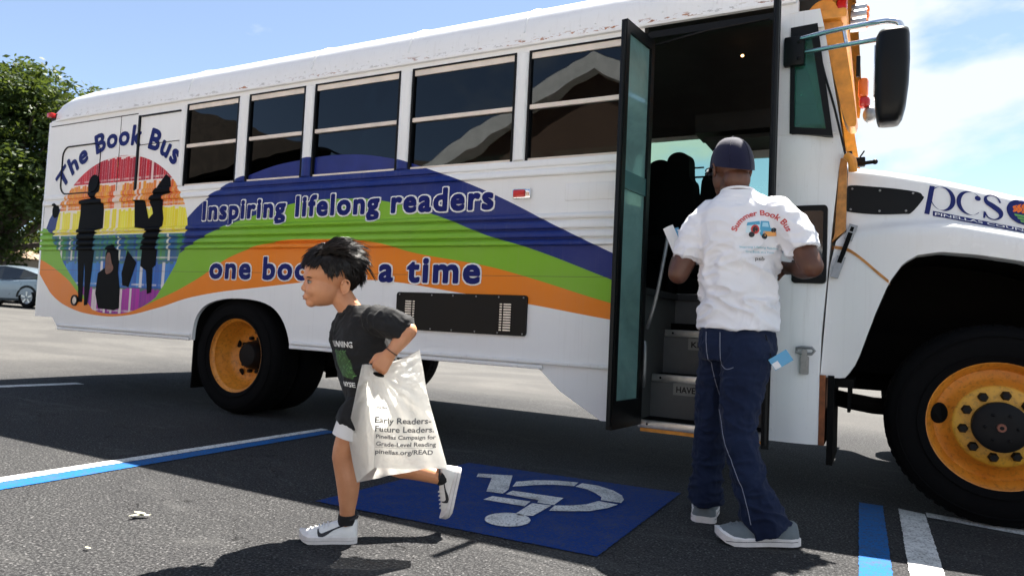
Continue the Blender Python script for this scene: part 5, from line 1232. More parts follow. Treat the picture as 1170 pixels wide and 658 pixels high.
M['shoewhite'] = pm('white_leather', (.76, .75, .73), .5, var=.06, vs=30)
M['solewhite'] = pm('white_sole', (.72, .68, .66), .6, var=.1, vs=40)
M['shoegrey'] = cloth('grey_canvas', (.10, .12, .13), (.17, .19, .20), fold=.1)
M['hair'] = pm('black_hair', (.009, .006, .005), .34, var=.6, vs=40, spec=.30)
M['print_red'] = pm('print_red', (.55, .05, .05), .7); M['print_blue'] = pm('print_blue', (.08, .35, .55), .7); M['print_teal'] = pm('print_teal', (.15, .42, .50), .7); M['print_black'] = pm('print_black', (.02, .02, .025), .7); M['print_orange'] = pm('print_orange', (.75, .35, .10), .7)
def folds(scale, amp, aniso=(1, 1, 1), sharp=2.0, seed=0, mask=None):
    off = Vector((seed*3.1, seed*1.7, seed*2.3))
    def fn(c, n):
        q = Vector((c.x*aniso[0], c.y*aniso[1], c.z*aniso[2]))*scale+off
        q += Vector((mnoise.noise(q*.5), mnoise.noise(q*.5+Vector((9, 0, 0))), mnoise.noise(q*.5+Vector((0, 9, 0)))))*.9
        r = (1-abs(mnoise.noise(q)))**sharp-.5
        k = mask(c) if mask else 1
        return c+n*(amp*r*k)
    return fn
# ================================================================= the running boy
O_ = Vector((1.80, -1.79, 0)); F_ = Vector((-.82, -.572, 0)).normalized(); L_ = Vector((.572, -.82, 0)).normalized()
def B(f, l, u): return O_+F_*f+L_*l+Vector((0, 0, u))
UP = Vector((0, 0, 1))
boy = empty('person', (1.80, -1.79, 0), 'boy in a black T-shirt and black shorts running with a white plastic bag', 'person')
m = MB()
# torso and neck (under the shirt)
def BR(f, u, a, b, phi):
    A = F_*(-math.sin(rad(phi)))+L_*math.cos(rad(phi)); Nn = F_*math.cos(rad(phi))+L_*math.sin(rad(phi)); return (B(f, 0, u), A, Nn, a, b)
ring_loft(m, [BR(-.100, .46, .085, .07, 8), BR(-.098, .52, .115, .085, 8), BR(-.075, .60, .110, .083, 15), BR(-.050, .70, .118, .085, 25), BR(-.032, .79, .128, .085, 36), BR(-.022, .85, .10, .06, 38), BR(-.010, .88, .055, .05, 30)])
cap_tube(m, [B(-.012, 0, .845), B(.018, 0, .885), B(.058, 0, .94)], [.052, .045, .046])
# head, turned a little towards the photographer
ya = rad(17); Fh = (F_*math.cos(ya)+L_*math.sin(ya)); Lh = (L_*math.cos(ya)-F_*math.sin(ya)); PV = B(.085, 0, 0)
def HB(f, l, u): return PV+Fh*(f-.085)+Lh*l+UP*u
Rh = Matrix((Fh, Lh, UP)).transposed()
m.ball(HB(.096, 0, 1.030), (.103, .080, .090), 28, 20, rot=Rh)
m.ball(HB(.122, 0, .962), (.074, .065, .072), 24, 16, rot=Rh)          # face
m.ball(HB(.136, 0, .928), (.050, .049, .040), 20, 14, rot=Rh)          # jaw
m.ball(HB(.166, 0, .902), (.021, .024, .019), 16, 12, rot=Rh)          # chin
for sg in (1, -1):
    m.ball(HB(.165, sg*.026, .950), (.026, .026, .030), 16, 12, rot=Rh)  # cheek
m.ball(HB(.180, 0, 1.006), (.022, .046, .020), 16, 12, rot=Rh)         # brow
m.tube([HB(.189, 0, .988), HB(.196, 0, .968), HB(.2005, 0, .957), HB(.199, 0, .950)], [.0060, .0070, .0085, .0072], 12, sub=4); m.ball(HB(.1990, 0, .9545), (.0078, .0092, .0072), 12, 10, rot=Rh)
m.ball(HB(.196, .0085, .950), (.009, .0072, .0062), 12, 8, rot=Rh); m.ball(HB(.196, -.0085, .950), (.009, .0072, .0062), 12, 8, rot=Rh)
m.ball(HB(.186, 0, .926), (.012, .020, .014), 14, 10, rot=Rh)          # muzzle
m.ball(HB(.1905, 0, .9245), (.0075, .016, .0048), 14, 10, rot=Rh); m.ball(HB(.1885, 0, .9155), (.0075, .0145, .005), 14, 10, rot=Rh)     # lips
for sg in (1, -1):
    ec = HB(.056, sg*.081, .966); Re = Rh @ Matrix.Rotation(rad(10), 3, 'Y') @ Matrix.Rotation(sg*rad(-24), 3, 'Z')
    m.ball(ec-Lh*sg*.004, (.017, .0065, .028), 16, 12, rot=Re); m.ball(ec-UP*.026+Fh*.004, (.0075, .005, .008), 10, 8, rot=Re)
    m.tube([ec+Fh*.013+UP*.009+Lh*sg*.001, ec+Fh*.009+UP*.023+Lh*sg*.004, ec-Fh*.005+UP*.029+Lh*sg*.006, ec-Fh*.016+UP*.019+Lh*sg*.008, ec-Fh*.017+Lh*sg*.007, ec-Fh*.012-UP*.018+Lh*sg*.006, ec+Fh*.001-UP*.028+Lh*sg*.002], [.0042]*7, 8, sub=4)
# near arm (left), carried back with the bag
EL = B(-.220, .195, .812); WR = B(-.162, .222, .728)
cap_tube(m, [B(-.10, .125, .845), B(-.165, .17, .835), EL], [.043, .037, .034])
cap_tube(m, [EL, B(-.198, .198, .780), WR], [.033, .031, .0215])
hand(m, WR+F_*.002, (F_*.55-UP*.84).normalized(), (L_*.95+F_*.15+UP*.1), .74, (1.0, 1.25, .9), thumb_side=1, thumb_curl=.3)
# far arm (right), hidden behind the trunk
cap_tube(m, [B(.03, -.125, .835), B(-.03, -.165, .75), B(-.075, -.18, .675)], [.042, .036, .032]); cap_tube(m, [B(-.075, -.18, .675), B(-.06, -.175, .62), B(-.045, -.165, .575)], [.031, .028, .021])
hand(m, B(-.045, -.165, .575), Vector((F_*.3-UP*.95)), -L_, .72, (.35, .5, .4), thumb_side=-1)
# planted leg, trailing leg
cap_tube(m, [B(-.07, .062, .50), B(-.030, .060, .42), B(-.004, .059, .355), B(.003, .058, .318)], [.068, .058, .0465, .0425]); cap_tube(m, [B(.003, .058, .318), B(-.006, .058, .275), B(-.020, .058, .225), B(-.024, .058, .165), B(-.024, .058, .115), B(-.024, .058, .07)], [.0420, .0415, .0445, .0375, .0295, .0285])
m.ball(B(.020, .060, .318), (.026, .026, .028), 14, 10);
cap_tube(m, [B(-.11, -.06, .50), B(-.125, -.06, .39), B(-.140, -.06, .285)], [.068, .058, .043]); cap_tube(m, [B(-.140, -.06, .285), B(-.205, -.06, .262), B(-.275, -.06, .245), B(-.395, -.06, .215)], [.042, .045, .038, .028])
body = fuse('body', m, .0034, 8, M['skin_boy'], boy)
# features
eye_w = pm('eye_white', (.42, .38, .35), .4); iris = pm('eye_dark', (.012, .007, .005), .15)
for sg in (1, -1):
    ec = HB(.1795, sg*.0315, .979); m = MB(); m.ball(ec, (.0085, .0125, .0062), 14, 10, rot=Rh @ Matrix.Rotation(-sg*rad(14), 3, 'Z')); e_ = m.build('eye', eye_w, boy)
    m = MB(); m.ball(ec+Fh*.0058+Lh*sg*.002, (.0040, .0078, .0066), 12, 8, rot=Rh); m.build('iris', iris, e_)
    m = MB(); m.tube([ec+Fh*.005+Lh*sg*-.013+UP*.001, ec+Fh*.0085+UP*.0065, ec+Fh*.001+Lh*sg*.0145+UP*.002], [.0018, .0030, .0018], 6, sub=5); m.build('eyelid', iris, e_)
    m = MB(); m.tube([ec+Fh*.010+Lh*sg*-.015+UP*.014, ec+Fh*.010+UP*.0195, ec-Fh*.004+Lh*sg*.018+UP*.015], [.002, .0034, .0012], 6, sub=5); m.build('eyebrow', M['hair'], boy)
bb = bvh_of(body)
lipm = pm('lips', (.33, .120, .070), .5)
m = MB()
for z, w in ((.9240, .0155), (.9160, .0140)): m.tube([HB(.184, -w, z-.002), HB(.1975 if z > .92 else .1955, 0, z), HB(.184, w, z-.002)], [.0015, .0034, .0015], 8, sub=5)
m.build('lips', lipm, boy)
m = MB(); m.tube([WR+L_*.023*math.cos(t)+(F_*.84+UP*.55)*.023*math.sin(t)+(F_*.002-UP*.002)-F_*.006+UP*.008 for t in (2*PI*k/20 for k in range(20))], .0022, 6, closed=True); m.build('bracelet', pm('bracelet_cord', (.10, .05, .03), .7), boy)
# hair: scalp cap and locks - short at the sides, long on top and blown back
R2 = random.Random(11); m = MB()
cc = HB(.090, 0, 1.034)
def scalp(th, ph, k=1.0): return Vector((math.sin(th)*math.cos(ph)*.108*k, math.sin(th)*math.sin(ph)*.086*k, math.cos(th)*.097*k))
def limit(ph):            # how far down the hair comes
    a = abs((ph+PI) % (2*PI)-PI)
    return float(np.interp(a, [0, .5, .9, 1.2, 1.42, 1.62, 1.80, 2.05, 2.4, 2.8, PI], [1.16, 1.20, 1.38, 1.74, 1.86, 1.62, 1.58, 1.95, 2.22, 2.30, 2.30]))
nph, nth = 64, 18; V = []
for i in range(nph):
    ph = 2*PI*i/nph
    for j in range(nth+1): th = limit(ph)*j/nth; V.append(cc+Rh @ scalp(th, ph, 1.0+.045*math.sin(PI*min(1, j/nth*1.02))))
m.add(V, [(i*(nth+1)+j, ((i+1) % nph)*(nth+1)+j, ((i+1) % nph)*(nth+1)+j+1, i*(nth+1)+j+1) for i in range(nph) for j in range(nth)])
for k in range(560):
    ph = R2.uniform(-PI, PI); lm_ = limit(ph); th = lm_*math.sqrt(R2.uniform(.0, .98)); p = scalp(th, ph, 1.03); nrm = Vector((p.x/.108**2, p.y/.086**2, p.z/.097**2)).normalized()
    fr_ = math.cos(ph); top = math.cos(th)
    if top > .52 and fr_ < .75:    # crown and top: swept back, lifted unevenly by the wind
        fl = Vector((-1.0, R2.uniform(-.55, .55), R2.uniform(-.25, .75))); ln = R2.uniform(.05, .095)*(1.25 if R2.random() < .18 else 1); lift = R2.uniform(.15, .95)
    elif fr_ > .55:                # fringe, falling over the forehead
        fl = Vector((.45, R2.uniform(-.5, .2), -1.0)); ln = R2.uniform(.028, .046); lift = .22
    elif fr_ < -.35 and th < lm_*.72:
        fl = Vector((-1.0, R2.uniform(-.3, .3), R2.uniform(-.75, .05))); ln = R2.uniform(.035, .060); lift = .2
    else:                          # cropped sides and nape, lying down
        fl = Vector((-.35, 0, -1.0)); ln = R2.uniform(.018, .032); lift = .10
    fl = fl-nrm*fl.dot(nrm); fl.normalize(); nst = 9 if ln > .033 else 6
    for q_ in range(nst):
        j_ = Vector((R2.gauss(0, 1), R2.gauss(0, 1), R2.gauss(0, 1)))*.0045; p2 = (p+j_); p2 = p2*(p.length/p2.length); f2 = (fl+Vector((R2.gauss(0, .10), R2.gauss(0, .10), R2.gauss(0, .10)))).normalized()
        d1 = (nrm*lift+f2*.9).normalized(); l2 = ln*R2.uniform(.75, 1.1); r = R2.uniform(.0010, .0019)
        tip = (f2+(fl-f2)*.8+Vector((0, 0, -.22))).normalized()
        q = [p2, p2+d1*l2*.35, p2+d1*l2*.35+f2*l2*.38, p2+d1*l2*.35+f2*l2*.38+tip*l2*.34]
        m.tube([cc+Rh @ a for a in q], [r, r*1.2, r*.9, .0002], 5, cap=False)
m.build('hair', M['hair'], boy, ang=80, recalc=False)
# T-shirt
m = MB()
ring_loft(m, [BR(-.105, .500, .128, .100, 6), BR(-.096, .54, .134, .108, 9), BR(-.076, .61, .136, .112, 18), BR(-.056, .69, .140, .112, 28), BR(-.038, .76, .146, .108, 36), BR(-.030, .82, .145, .092, 38), BR(-.024, .862, .120, .070, 38), BR(-.014, .888, .075, .056, 34), BR(-.008, .897, .058, .050, 30)])
cap_tube(m, [B(-.09, .105, .845), B(-.15, .158, .838), B(-.190, .180, .822)], [.058, .056, .053]); m.tube([B(-.185, .178, .824), B(-.212, .190, .812)], [.0535, .0525], 18)
cap_tube(m, [B(.025, -.105, .835), B(-.01, -.145, .78), B(-.04, -.165, .735)], [.056, .055, .052])
wind_f = folds(16, .010, (1, 1, .75), 2.2, 2); wind_g = folds(34, .004, (1, 1, 1), 2.0, 5)
shirt = fuse('shirt', m, .005, 4, M['tee_black'], boy, lambda c, n: wind_g(wind_f(c, n), n))
# collar band
A38 = F_*(-math.sin(rad(34)))+L_*math.cos(rad(34)); N38 = F_*math.cos(rad(34))+L_*math.sin(rad(34))
m = MB(); m.tube([B(-.004, 0, .884)+A38*.060*math.cos(t)+N38*.056*math.sin(t)+UP*(.012-.034*max(0, math.sin(t))**2) for t in (2*PI*k/32 for k in range(32))], .0065, 8, closed=True); m.build('collar', M['tee_black'], boy)
# shirt artwork
sb = bvh_of(shirt); Ng = F_*math.cos(rad(38))+L_*math.sin(rad(38)); Ag = L_*math.cos(rad(38))-F_*math.sin(rad(38))
fr = (B(-.04, 0, 0)+Ng*.4, Ag, UP, -Ng)
prn = pm('print_white', (.72, .72, .70), .7); prg = pm('print_green', (.10, .26, .07), .7)
v, f = textbox('RUNNING', .03, -.040, .088, .738, .760); cast_decal('print', (v, f), fr, sb, prn, .0028, shirt)
gp = [(-.03, .724), (.055, .722), (.098, .640), (.088, .618), (.02, .63), (-.01, .66)]
gr_ = cast_decal('print', poly_mesh(gp), fr, sb, pm('print_dark_green', (.035, .085, .025), .7), .0024, shirt)
m = MB(); R3 = random.Random(4)
GV, GF = [], []
for k in range(70):
    a, b = R3.uniform(-.03, .095), R3.uniform(.622, .722)
    if not (b < .724-.02*a and (a < .055+(.722-b)*.5) and (a > -.03+(.72-b)*.55)): continue
    w, h = R3.uniform(.003, .014), R3.uniform(.0015, .004); sl = R3.choice([-.8, .8, .2]); i = len(GV); GV += [(a, b), (a+w, b+w*sl), (a+w, b+w*sl+h), (a, b+h)]; GF.append((i, i+1, i+2, i+3))
cast_decal('print_line', (GV, GF), fr, sb, prg, .0042, gr_)
v, f = textbox('NYSE', .03, .030, .098, .590, .608); cast_decal('print', (v, f), fr, sb, prn, .0028, shirt)
# shorts with a white lining showing at the hem
m = MB(); ring_loft(m, [BR(-.10, .50, .11, .09, 8), BR(-.10, .56, .12, .098, 9), BR(-.09, .60, .11, .09, 12)])
cap_tube(m, [B(-.075, .062, .52), B(-.040, .060, .47)], [.078, .074]); m.tube([B(-.045, .060, .475), B(-.032, .058, .437)], [.075, .076], 20)
cap_tube(m, [B(-.11, -.06, .52), B(-.122, -.06, .46)], [.078, .073]); m.tube([B(-.121, -.06, .465), B(-.13, -.06, .405)], [.074, .077], 20)
sf = folds(18, .008, (1, 1, .6), 2, 8); shorts = fuse('shorts', m, .0055, 4, M['tee_black'], boy, sf)
m = MB(); m.tube([B(-.042, .060, .470), B(-.022, .058, .392)], [.071, .073], 24); m.build('shorts_lining', pm('white_lining', (.78, .76, .74), .8), boy)
# shoes
def shoe(Mx, ln, up_mat, sole_mat, parent, name='shoe', logo=True, high=.085, sides=(1, -1)):
    """heel at the origin, toe towards +x, sole on z = 0"""
    T = [0, .04, .12, .25, .40, .55, .70, .83, .93, .985, 1.0]
    Wd = [.55, .80, .92, .90, .88, .97, 1.05, 1.02, .84, .52, .25]
    H = [.075, .086, .086, .080, .074, .064, .053, .046, .040, .034, .028] if logo else [.050, .056, .058, .060, .060, .056, .050, .046, .041, .036, .030]
    w0 = .040*ln/.205; k = ln/.205
    def pt(p): return tuple(Mx @ Vector(p))
    m = MB(); n = 20; V = []
    for t, w, h in zip(T, Wd, H):
        for j in range(n):
            a = 2*PI*j/n; ca, sa = math.cos(a), math.sin(a)
            top = sa > 0; yy = w0*w*math.copysign(abs(ca)**.75, ca)*(1-(.34 if top else 0)*max(0, sa)**1.2); zz = .018*k+((h*k-.018*k)*abs(sa)**.9 if top else -.006*k*abs(sa))
            V.append(pt((t*ln, yy, zz)))
    m.add(V, [(i*n+j, i*n+(j+1) % n, (i+1)*n+(j+1) % n, (i+1)*n+j) for i in range(len(T)-1) for j in range(n)]+[tuple(range(n)), tuple((len(T)-1)*n+j for j in range(n))])
    sh = m.build(name, up_mat, parent, ang=50)
    m = MB(); out_ = [(t*ln, w0*w*1.06) for t, w in zip(T, Wd)]; poly = [(a-.003*k if i == 0 else a, b) for i, (a, b) in enumerate(out_)]+[(a, -b) for a, b in reversed(out_)]
    poly[len(T)-1] = (ln*1.012, poly[len(T)-1][1]); poly[len(T)] = (ln*1.012, poly[len(T)][1])
    def spr(z): return lambda x, y: pt((x, y, z+.018*k*max(0, (x/ln-.80)/.2)**2))
    m.prism(poly, spr(0), spr((.024 if logo else .019)*k)); sl_ = m.build('sole', sole_mat, sh, ang=50)
    m = MB()
    for y in (1, -1): m.tube([pt((x, w0*y*w*1.065, .012*k)) for x, w in zip([q*ln for q in T[1:-2]], Wd[1:-2])], .0012, 5)
    m.build('sole_line', M['print_black'] if not logo else pm('sole_line_grey', (.45, .42, .4), .7), sl_)  # thin contrasting line along each side of the sole
    if logo:
        b2 = bvh_of(sh)
        for y in sides:
            sw_ = [(.13, .060), (.165, .047), (.20, .042), (.26, .045), (.60, .072), (.64, .0745), (.60, .066), (.42, .052), (.30, .036), (.22, .029), (.17, .030), (.135, .043)]
            q = smooth_poly([((.98-a*1.25)*ln if False else (.82-a)*ln, (b-.004)*k) for a, b in sw_], 4); v, f = poly_mesh(q)
            X = (Mx.to_3x3() @ Vector((1, 0, 0))); Y = (Mx.to_3x3() @ Vector((0, 1, 0))); Z = (Mx.to_3x3() @ Vector((0, 0, 1)))
            cast_decal('swoosh', (v, f), (Vector(pt((0, 0, 0)))+Y*y*.3, X, Z, -Y*y), b2, M['print_black'], .0016, sh, .008)
    m = MB()
    for i in range(5):
        x = ln*(.50+.075*i); h = float(np.interp(x/ln, T, H))*k
        m.tube([pt((x, -w0*.52, h-.010*k)), pt((x+.006, 0, h+.003)), pt((x, w0*.52, h-.010*k))], .0026*k, 6, sub=4)
    m.build('laces', pm('laces', (.70, .69, .68), .7) if logo else M['shoegrey'], sh)
    if not logo: return sh
    m = MB(); cz = .083*k; m.tube([pt((ln*.17+ln*.155*math.cos(t), w0*.66*math.sin(t), cz+.006*k*math.cos(t)*-1)) for t in (2*PI*j/20 for j in range(20))], .005*k, 6, closed=True); m.build('shoe_collar', M['print_black'] if logo else M['shoegrey'], sh)
    return sh
def frame_mx(heel, X, Zup):
    X = X.normalized(); Y = Zup.cross(X).normalized(); Z = X.cross(Y); return Matrix(((X.x, Y.x, Z.x, heel.x), (X.y, Y.y, Z.y, heel.y), (X.z, Y.z, Z.z, heel.z), (0, 0, 0, 1)))
shoe(frame_mx(B(-.066, .058, .0), F_, UP), .212, M['shoewhite'], M['solewhite'], boy)
hX = (F_*.17-UP*.985).normalized(); hZ = (F_*.985+UP*.17).normalized()
shoe(frame_mx(B(-.458, -.055, .258), hX, hZ), .205, M['shoewhite'], M['solewhite'], boy)
m = MB(); m.tube([B(-.024, .058, .065), B(-.024, .058, .100)], [.0345, .034], 18); m.build('sock', M['tee_black'], boy)
m = MB(); m.tube([B(-.420, -.06, .208), B(-.372, -.06, .222)], [.033, .0335], 18); m.build('sock', M['tee_black'], boy)
# ================================================================= plastic bag
def bagmat():
    t = NT('white_polythene'); c = t.ramp(t.noise(5, 4), [(.3, (.70, .69, .66)), (.7, (.80, .79, .76))]); t.l.new(c, t.b.inputs['Base Color'])
    t.b.inputs['Roughness'].default_value = .32; t.b.inputs['Coat Weight'].default_value = .2
    tl = t.new('BsdfTranslucent'); t.l.new(c, tl.inputs[0]); ms = t.new('MixShader'); ms.inputs[0].default_value = .55; t.l.new(t.b.outputs[0], ms.inputs[1]); t.l.new(tl.outputs[0], ms.inputs[2])
    tr = t.new('BsdfTransparent'); m2 = t.new('MixShader'); m2.inputs[0].default_value = .10; t.l.new(ms.outputs[0], m2.inputs[1]); t.l.new(tr.outputs[0], m2.inputs[2]); t.l.new(m2.outputs[0], t.out.inputs[0])
    t.bump(t.math('ADD', t.noise(22, 4, .6, 1.5), t.math('MULTIPLY', t.noise(8, 3, .5, 2), 1.5)), .75, .012); return t.m
bag = empty('plastic_bag', tuple(B(-.2, .2, .3)), 'white printed plastic carrier bag held by the running boy', 'bag')
def cv(pts, t):
    i = t*(len(pts)-1); k = min(int(i), len(pts)-2); a, b, c, d = (Vector(pts[max(0, min(len(pts)-1, k+j))]) for j in (-1, 0, 1, 2)); s = i-k
    return .5*((2*b)+(c-a)*s+(2*a-5*b+4*c-d)*s*s+(3*b-a-3*c+d)*s**3)
Lf = [(-.080, .182, .682), (-.103, .215, .60), (-.118, .236, .50), (-.123, .230, .40), (-.125, .222, .313)]
Rt = [(-.265, .185, .742), (-.285, .215, .66), (-.303, .222, .58), (-.345, .215, .45), (-.390, .205, .313)]
Bk = [(-.056, .150, .678), (-.035, .140, .55), (-.019, .120, .42), (-.035, .125, .33), (-.060, .135, .239)]
HP_ = Vector((-.118, .21, .668))
def wr(f, u, k):
    d = math.hypot(f+.118, u-.668); a = math.atan2(u-.668, f+.118)
    return (.015*mnoise.noise(Vector((a*5.5, d*2.2, k)))*min(1, d/.07)+.009*mnoise.noise(Vector((f*26, u*14, k+4)))+.003*mnoise.noise(Vector((f*60, u*50, k+9))))
def sheet(m, c0, c1, bulge, k, nu=30, nv=44, top=0.0):
    V = []
    for j in range(nv+1):
        t = j/nv; a, b = cv(c0, t), cv(c1, t)
        for i in range(nu+1):
            s = i/nu; p = a.lerp(b, s)
            sag = -top*4*s*(1-s)*(1-t)**3
            p = Vector((p.x, p.y+bulge*math.sin(PI*s)*(.35+.65*math.sin(PI*min(1, t*.9+.1)))+wr(p.x, p.z, k)*min(1, .3+3*min(s, 1-s)), p.z+sag)); V.append(B(*p))
    n = nu+1; m.add(V, [(j*n+i, j*n+i+1, (j+1)*n+i+1, (j+1)*n+i) for j in range(nv) for i in range(nu)])
m = MB(); sheet(m, Lf, Rt, .022, 1, top=.020); fp = m.build('front_panel', bagmat(), bag, ang=80, recalc=False)
m = MB(); sheet(m, Bk, Lf, -.012, 2, 14, 44); m.build('side_gusset', fp.data.materials[0], bag, ang=80, recalc=False)
m = MB(); sheet(m, Bk, [(a, b-.065, c) for a, b, c in Rt], -.012, 3, top=.020); m.build('back_panel', fp.data.materials[0], bag, ang=80, recalc=False)
m = MB(); sheet(m, Rt, [(a, b-.065, c) for a, b, c in Rt], .0, 4, 8, 44); m.build('side_gusset', fp.data.materials[0], bag, ang=80, recalc=False)
m = MB(); hv_, hf_ = poly_mesh(ellipse(-.122, .648, .022, .0075, 18, .25)); bq = bvh_of(fp)
HQ = []
for a_, b_ in hv_:
    h_ = bq.ray_cast(B(a_, .5, b_), -L_); HQ.append(h_[0]+L_*.002 if h_[0] is not None else B(a_, .19, b_))
m.add(HQ, hf_); m.build('handle_hole_dark', M['black'], bag, False, recalc=False)  # flat black patch painted for the dark seen through the grip hole
# loop handle through the fist
m = MB()
hp = [B(-.085, .212, .690), B(-.094, .205, .676), B(-.112, .19, .652), B(-.135, .195, .650), B(-.155, .205, .672), B(-.168, .21, .70)]
P_, R_3 = smooth_path(hp, [1]*len(hp), 6); V = []
for i, p in enumerate(P_): V += [p+L_*.012, p-L_*.012]
m.add(V, [(2*i, 2*i+1, 2*i+3, 2*i+2) for i in range(len(P_)-1)]); m.build('handle', fp.data.materials[0], bag, recalc=False)
bvb = bvh_of(fp); fr = (B(0, .5, 0), -F_, UP, -L_)
ink = pm('bag_ink', (.13, .13, .135), .7)
for s_, a0, a1, z0, z1 in (('Early Readers-', .106, .318, .478, .5), ('Future Leaders.', .108, .330, .447, .468), ('Pinellas Campaign for', .112, .338, .422, .437), ('Grade-Level Reading', .114, .340, .395, .411), ('pinellas.org/READ', .112, .330, .366, .383), ('rug Blue', .112, .158, .530, .538)):
    v, f = textbox(s_, .022, a0+.014, a1+.004, z0, z1); cast_decal('lettering', (v, f), fr, bvb, ink, .002, fp, .01)
cast_decal('rule', poly_mesh([(.116, .3895), (.342, .3895), (.342, .3905), (.116, .3905)]), fr, bvb, ink, .002, fp, .01)
# ================================================================= the man
man = empty('person', (3.10, -.78, 0), 'man in white T-shirt, jeans and navy cap stepping to the open bus door', 'person')
Nb = Vector((.30, -.954, 0)).normalized(); Ub = Vector((.954, .30, 0)).normalized()     # his back's outward normal, and rightwards along it
def MR(x, y, z, a, b, rot=0):
    c, s = math.cos(rad(rot)), math.sin(rad(rot)); U = Ub*c+Nb*s; V = Nb*c-Ub*s; return ((x, y, z), U, V, a, b)
m = MB()
ring_loft(m, [MR(3.09, -.74, .76, .105, .085), MR(3.085, -.74, .90, .115, .085), MR(3.086, -.74, 1.05, .120, .085), MR(3.088, -.745, 1.20, .130, .090), MR(3.096, -.745, 1.33, .150, .090), MR(3.098, -.745, 1.42, .130, .070), MR(3.075, -.74, 1.48, .075, .07)])
cap_tube(m, [(3.066, -.745, 1.45), (3.05, -.738, 1.52), (3.038, -.73, 1.57)], [.066, .061, .062])
Fm = Vector((-.64, .77, 0)).normalized(); Lm = Vector((-.77, -.64, 0)).normalized(); Rm = Matrix((Fm, Lm, UP)).transposed()
HM = Vector((3.030, -.725, 1.605))
def H_(f, l, u): return HM+Fm*f+Lm*l+UP*u
m.ball(H_(-.012, 0, .025), (.100, .080, .098), 28, 20, rot=Rm); m.ball(H_(.025, 0, -.040), (.072, .066, .085), 24, 16, rot=Rm); m.ball(H_(.045, 0, -.090), (.045, .046, .040), 18, 12, rot=Rm)
m.ball(H_(.085, 0, -.115), (.018, .022, .018), 12, 10, rot=Rm); m.tube([H_(.086, 0, -.005), H_(.105, 0, -.035), H_(.112, 0, -.05)], [.010, .013, .016], 10, sub=3); m.ball(H_(.088, 0, -.078), (.014, .026, .016), 12, 10, rot=Rm)
m.ball(H_(.080, 0, .012), (.020, .048, .016), 12, 10, rot=Rm); m.ball(H_(-.055, 0, -.065), (.05, .062, .06), 16, 12, rot=Rm)
for sg in (1, -1):
    m.ball(H_(-.005, sg*.082, -.022), (.020, .009, .033), 14, 10, rot=Rm @ Matrix.Rotation(sg*rad(-20), 3, 'Z')); m.tube([H_(.006, sg*.086, -.01), H_(-.008, sg*.092, .010), H_(-.022, sg*.092, -.012), H_(-.012, sg*.088, -.045)], [.0045]*4, 8, sub=4)
EL_, ER_ = Vector((2.828, -.80, 1.115)), Vector((3.385, -.82, 1.150)); WL_, WR_ = Vector((2.775, -.575, 1.235)), Vector((3.285, -.555, 1.165))
cap_tube(m, [Vector((2.945, -.75, 1.38)), Vector((2.880, -.765, 1.25)), EL_], [.062, .056, .047]); cap_tube(m, [EL_, EL_.lerp(WL_, .4)+Vector((0, 0, -.006)), WL_], [.046, .046, .029])
cap_tube(m, [Vector((3.250, -.755, 1.38)), Vector((3.325, -.785, 1.27)), ER_], [.062, .056, .048]); cap_tube(m, [ER_, ER_.lerp(WR_, .4)+Vector((0, 0, -.006)), WR_], [.047, .046, .029])
hand(m, WL_, Vector((-.10, .6, .62)), Vector((-1, -.1, .2)), 1.0, (.55, .9, .6), thumb_side=1); hand(m, WR_, Vector((-.55, .80, .1)), Vector((.3, .5, .8)), 1.0, (.5, .7, .5), thumb_side=-1)
cap_tube(m, [Vector((3.12, -.80, .80)), Vector((3.13, -.845, .45)), Vector((3.235, -.84, .10))], [.070, .045, .038]); cap_tube(m, [Vector((3.02, -.70, .80)), Vector((2.972, -.66, .45)), Vector((2.950, -.62, .10))], [.070, .045, .038])
mbody = fuse('body', m, .0042, 5, M['skin_man'], man)
# T-shirt
m = MB()
ring_loft(m, [MR(3.086, -.742, .872, .173, .137), MR(3.085, -.742, .93, .168, .134), MR(3.084, -.742, 1.03, .162, .130), MR(3.085, -.745, 1.14, .165, .132), MR(3.090, -.748, 1.25, .176, .135), MR(3.097, -.748, 1.34, .190, .130), MR(3.098, -.748, 1.40, .182, .108), MR(3.090, -.745, 1.445, .138, .086), MR(3.075, -.742, 1.480, .085, .076), MR(3.068, -.742, 1.492, .070, .069)])
cap_tube(m, [Vector((2.965, -.748, 1.375)), Vector((2.905, -.765, 1.31)), Vector((2.878, -.775, 1.245))], [.086, .080, .074]); m.tube([Vector((2.880, -.775, 1.25)), Vector((2.866, -.780, 1.185))], [.0745, .0755], 22)
cap_tube(m, [Vector((3.235, -.752, 1.375)), Vector((3.300, -.775, 1.31)), Vector((3.330, -.79, 1.265))], [.086, .080, .074]); m.tube([Vector((3.328, -.789, 1.268)), Vector((3.352, -.80, 1.215))], [.0745, .0750], 22)
low_f = folds(9, .030, (1, 1, 1.9), 3.2, 3, lambda c: float(np.interp(c.z, [.86, .9, 1.0, 1.15, 1.3, 1.5], [.22, .45, .95, .8, .22, .15]))); dia = folds(17, .012, (1.0, 1.0, .8), 3.0, 6, lambda c: float(np.interp(c.z, [.86, 1.1, 1.3, 1.36, 1.5], [.5, .9, .45, .3, .3])))
mshirt = fuse('shirt', m, .0058, 5, M['tee_white'], man, lambda c, n: dia(low_f(c, n), n))
m = MB(); m.tube([Vector((3.066, -.742, 1.487))+Ub*.071*math.cos(t)+Nb*.070*math.sin(t)+UP*.012*math.sin(t) for t in (2*PI*k/36 for k in range(36))], .006, 8, closed=True); m.build('collar', M['tee_white'], man)
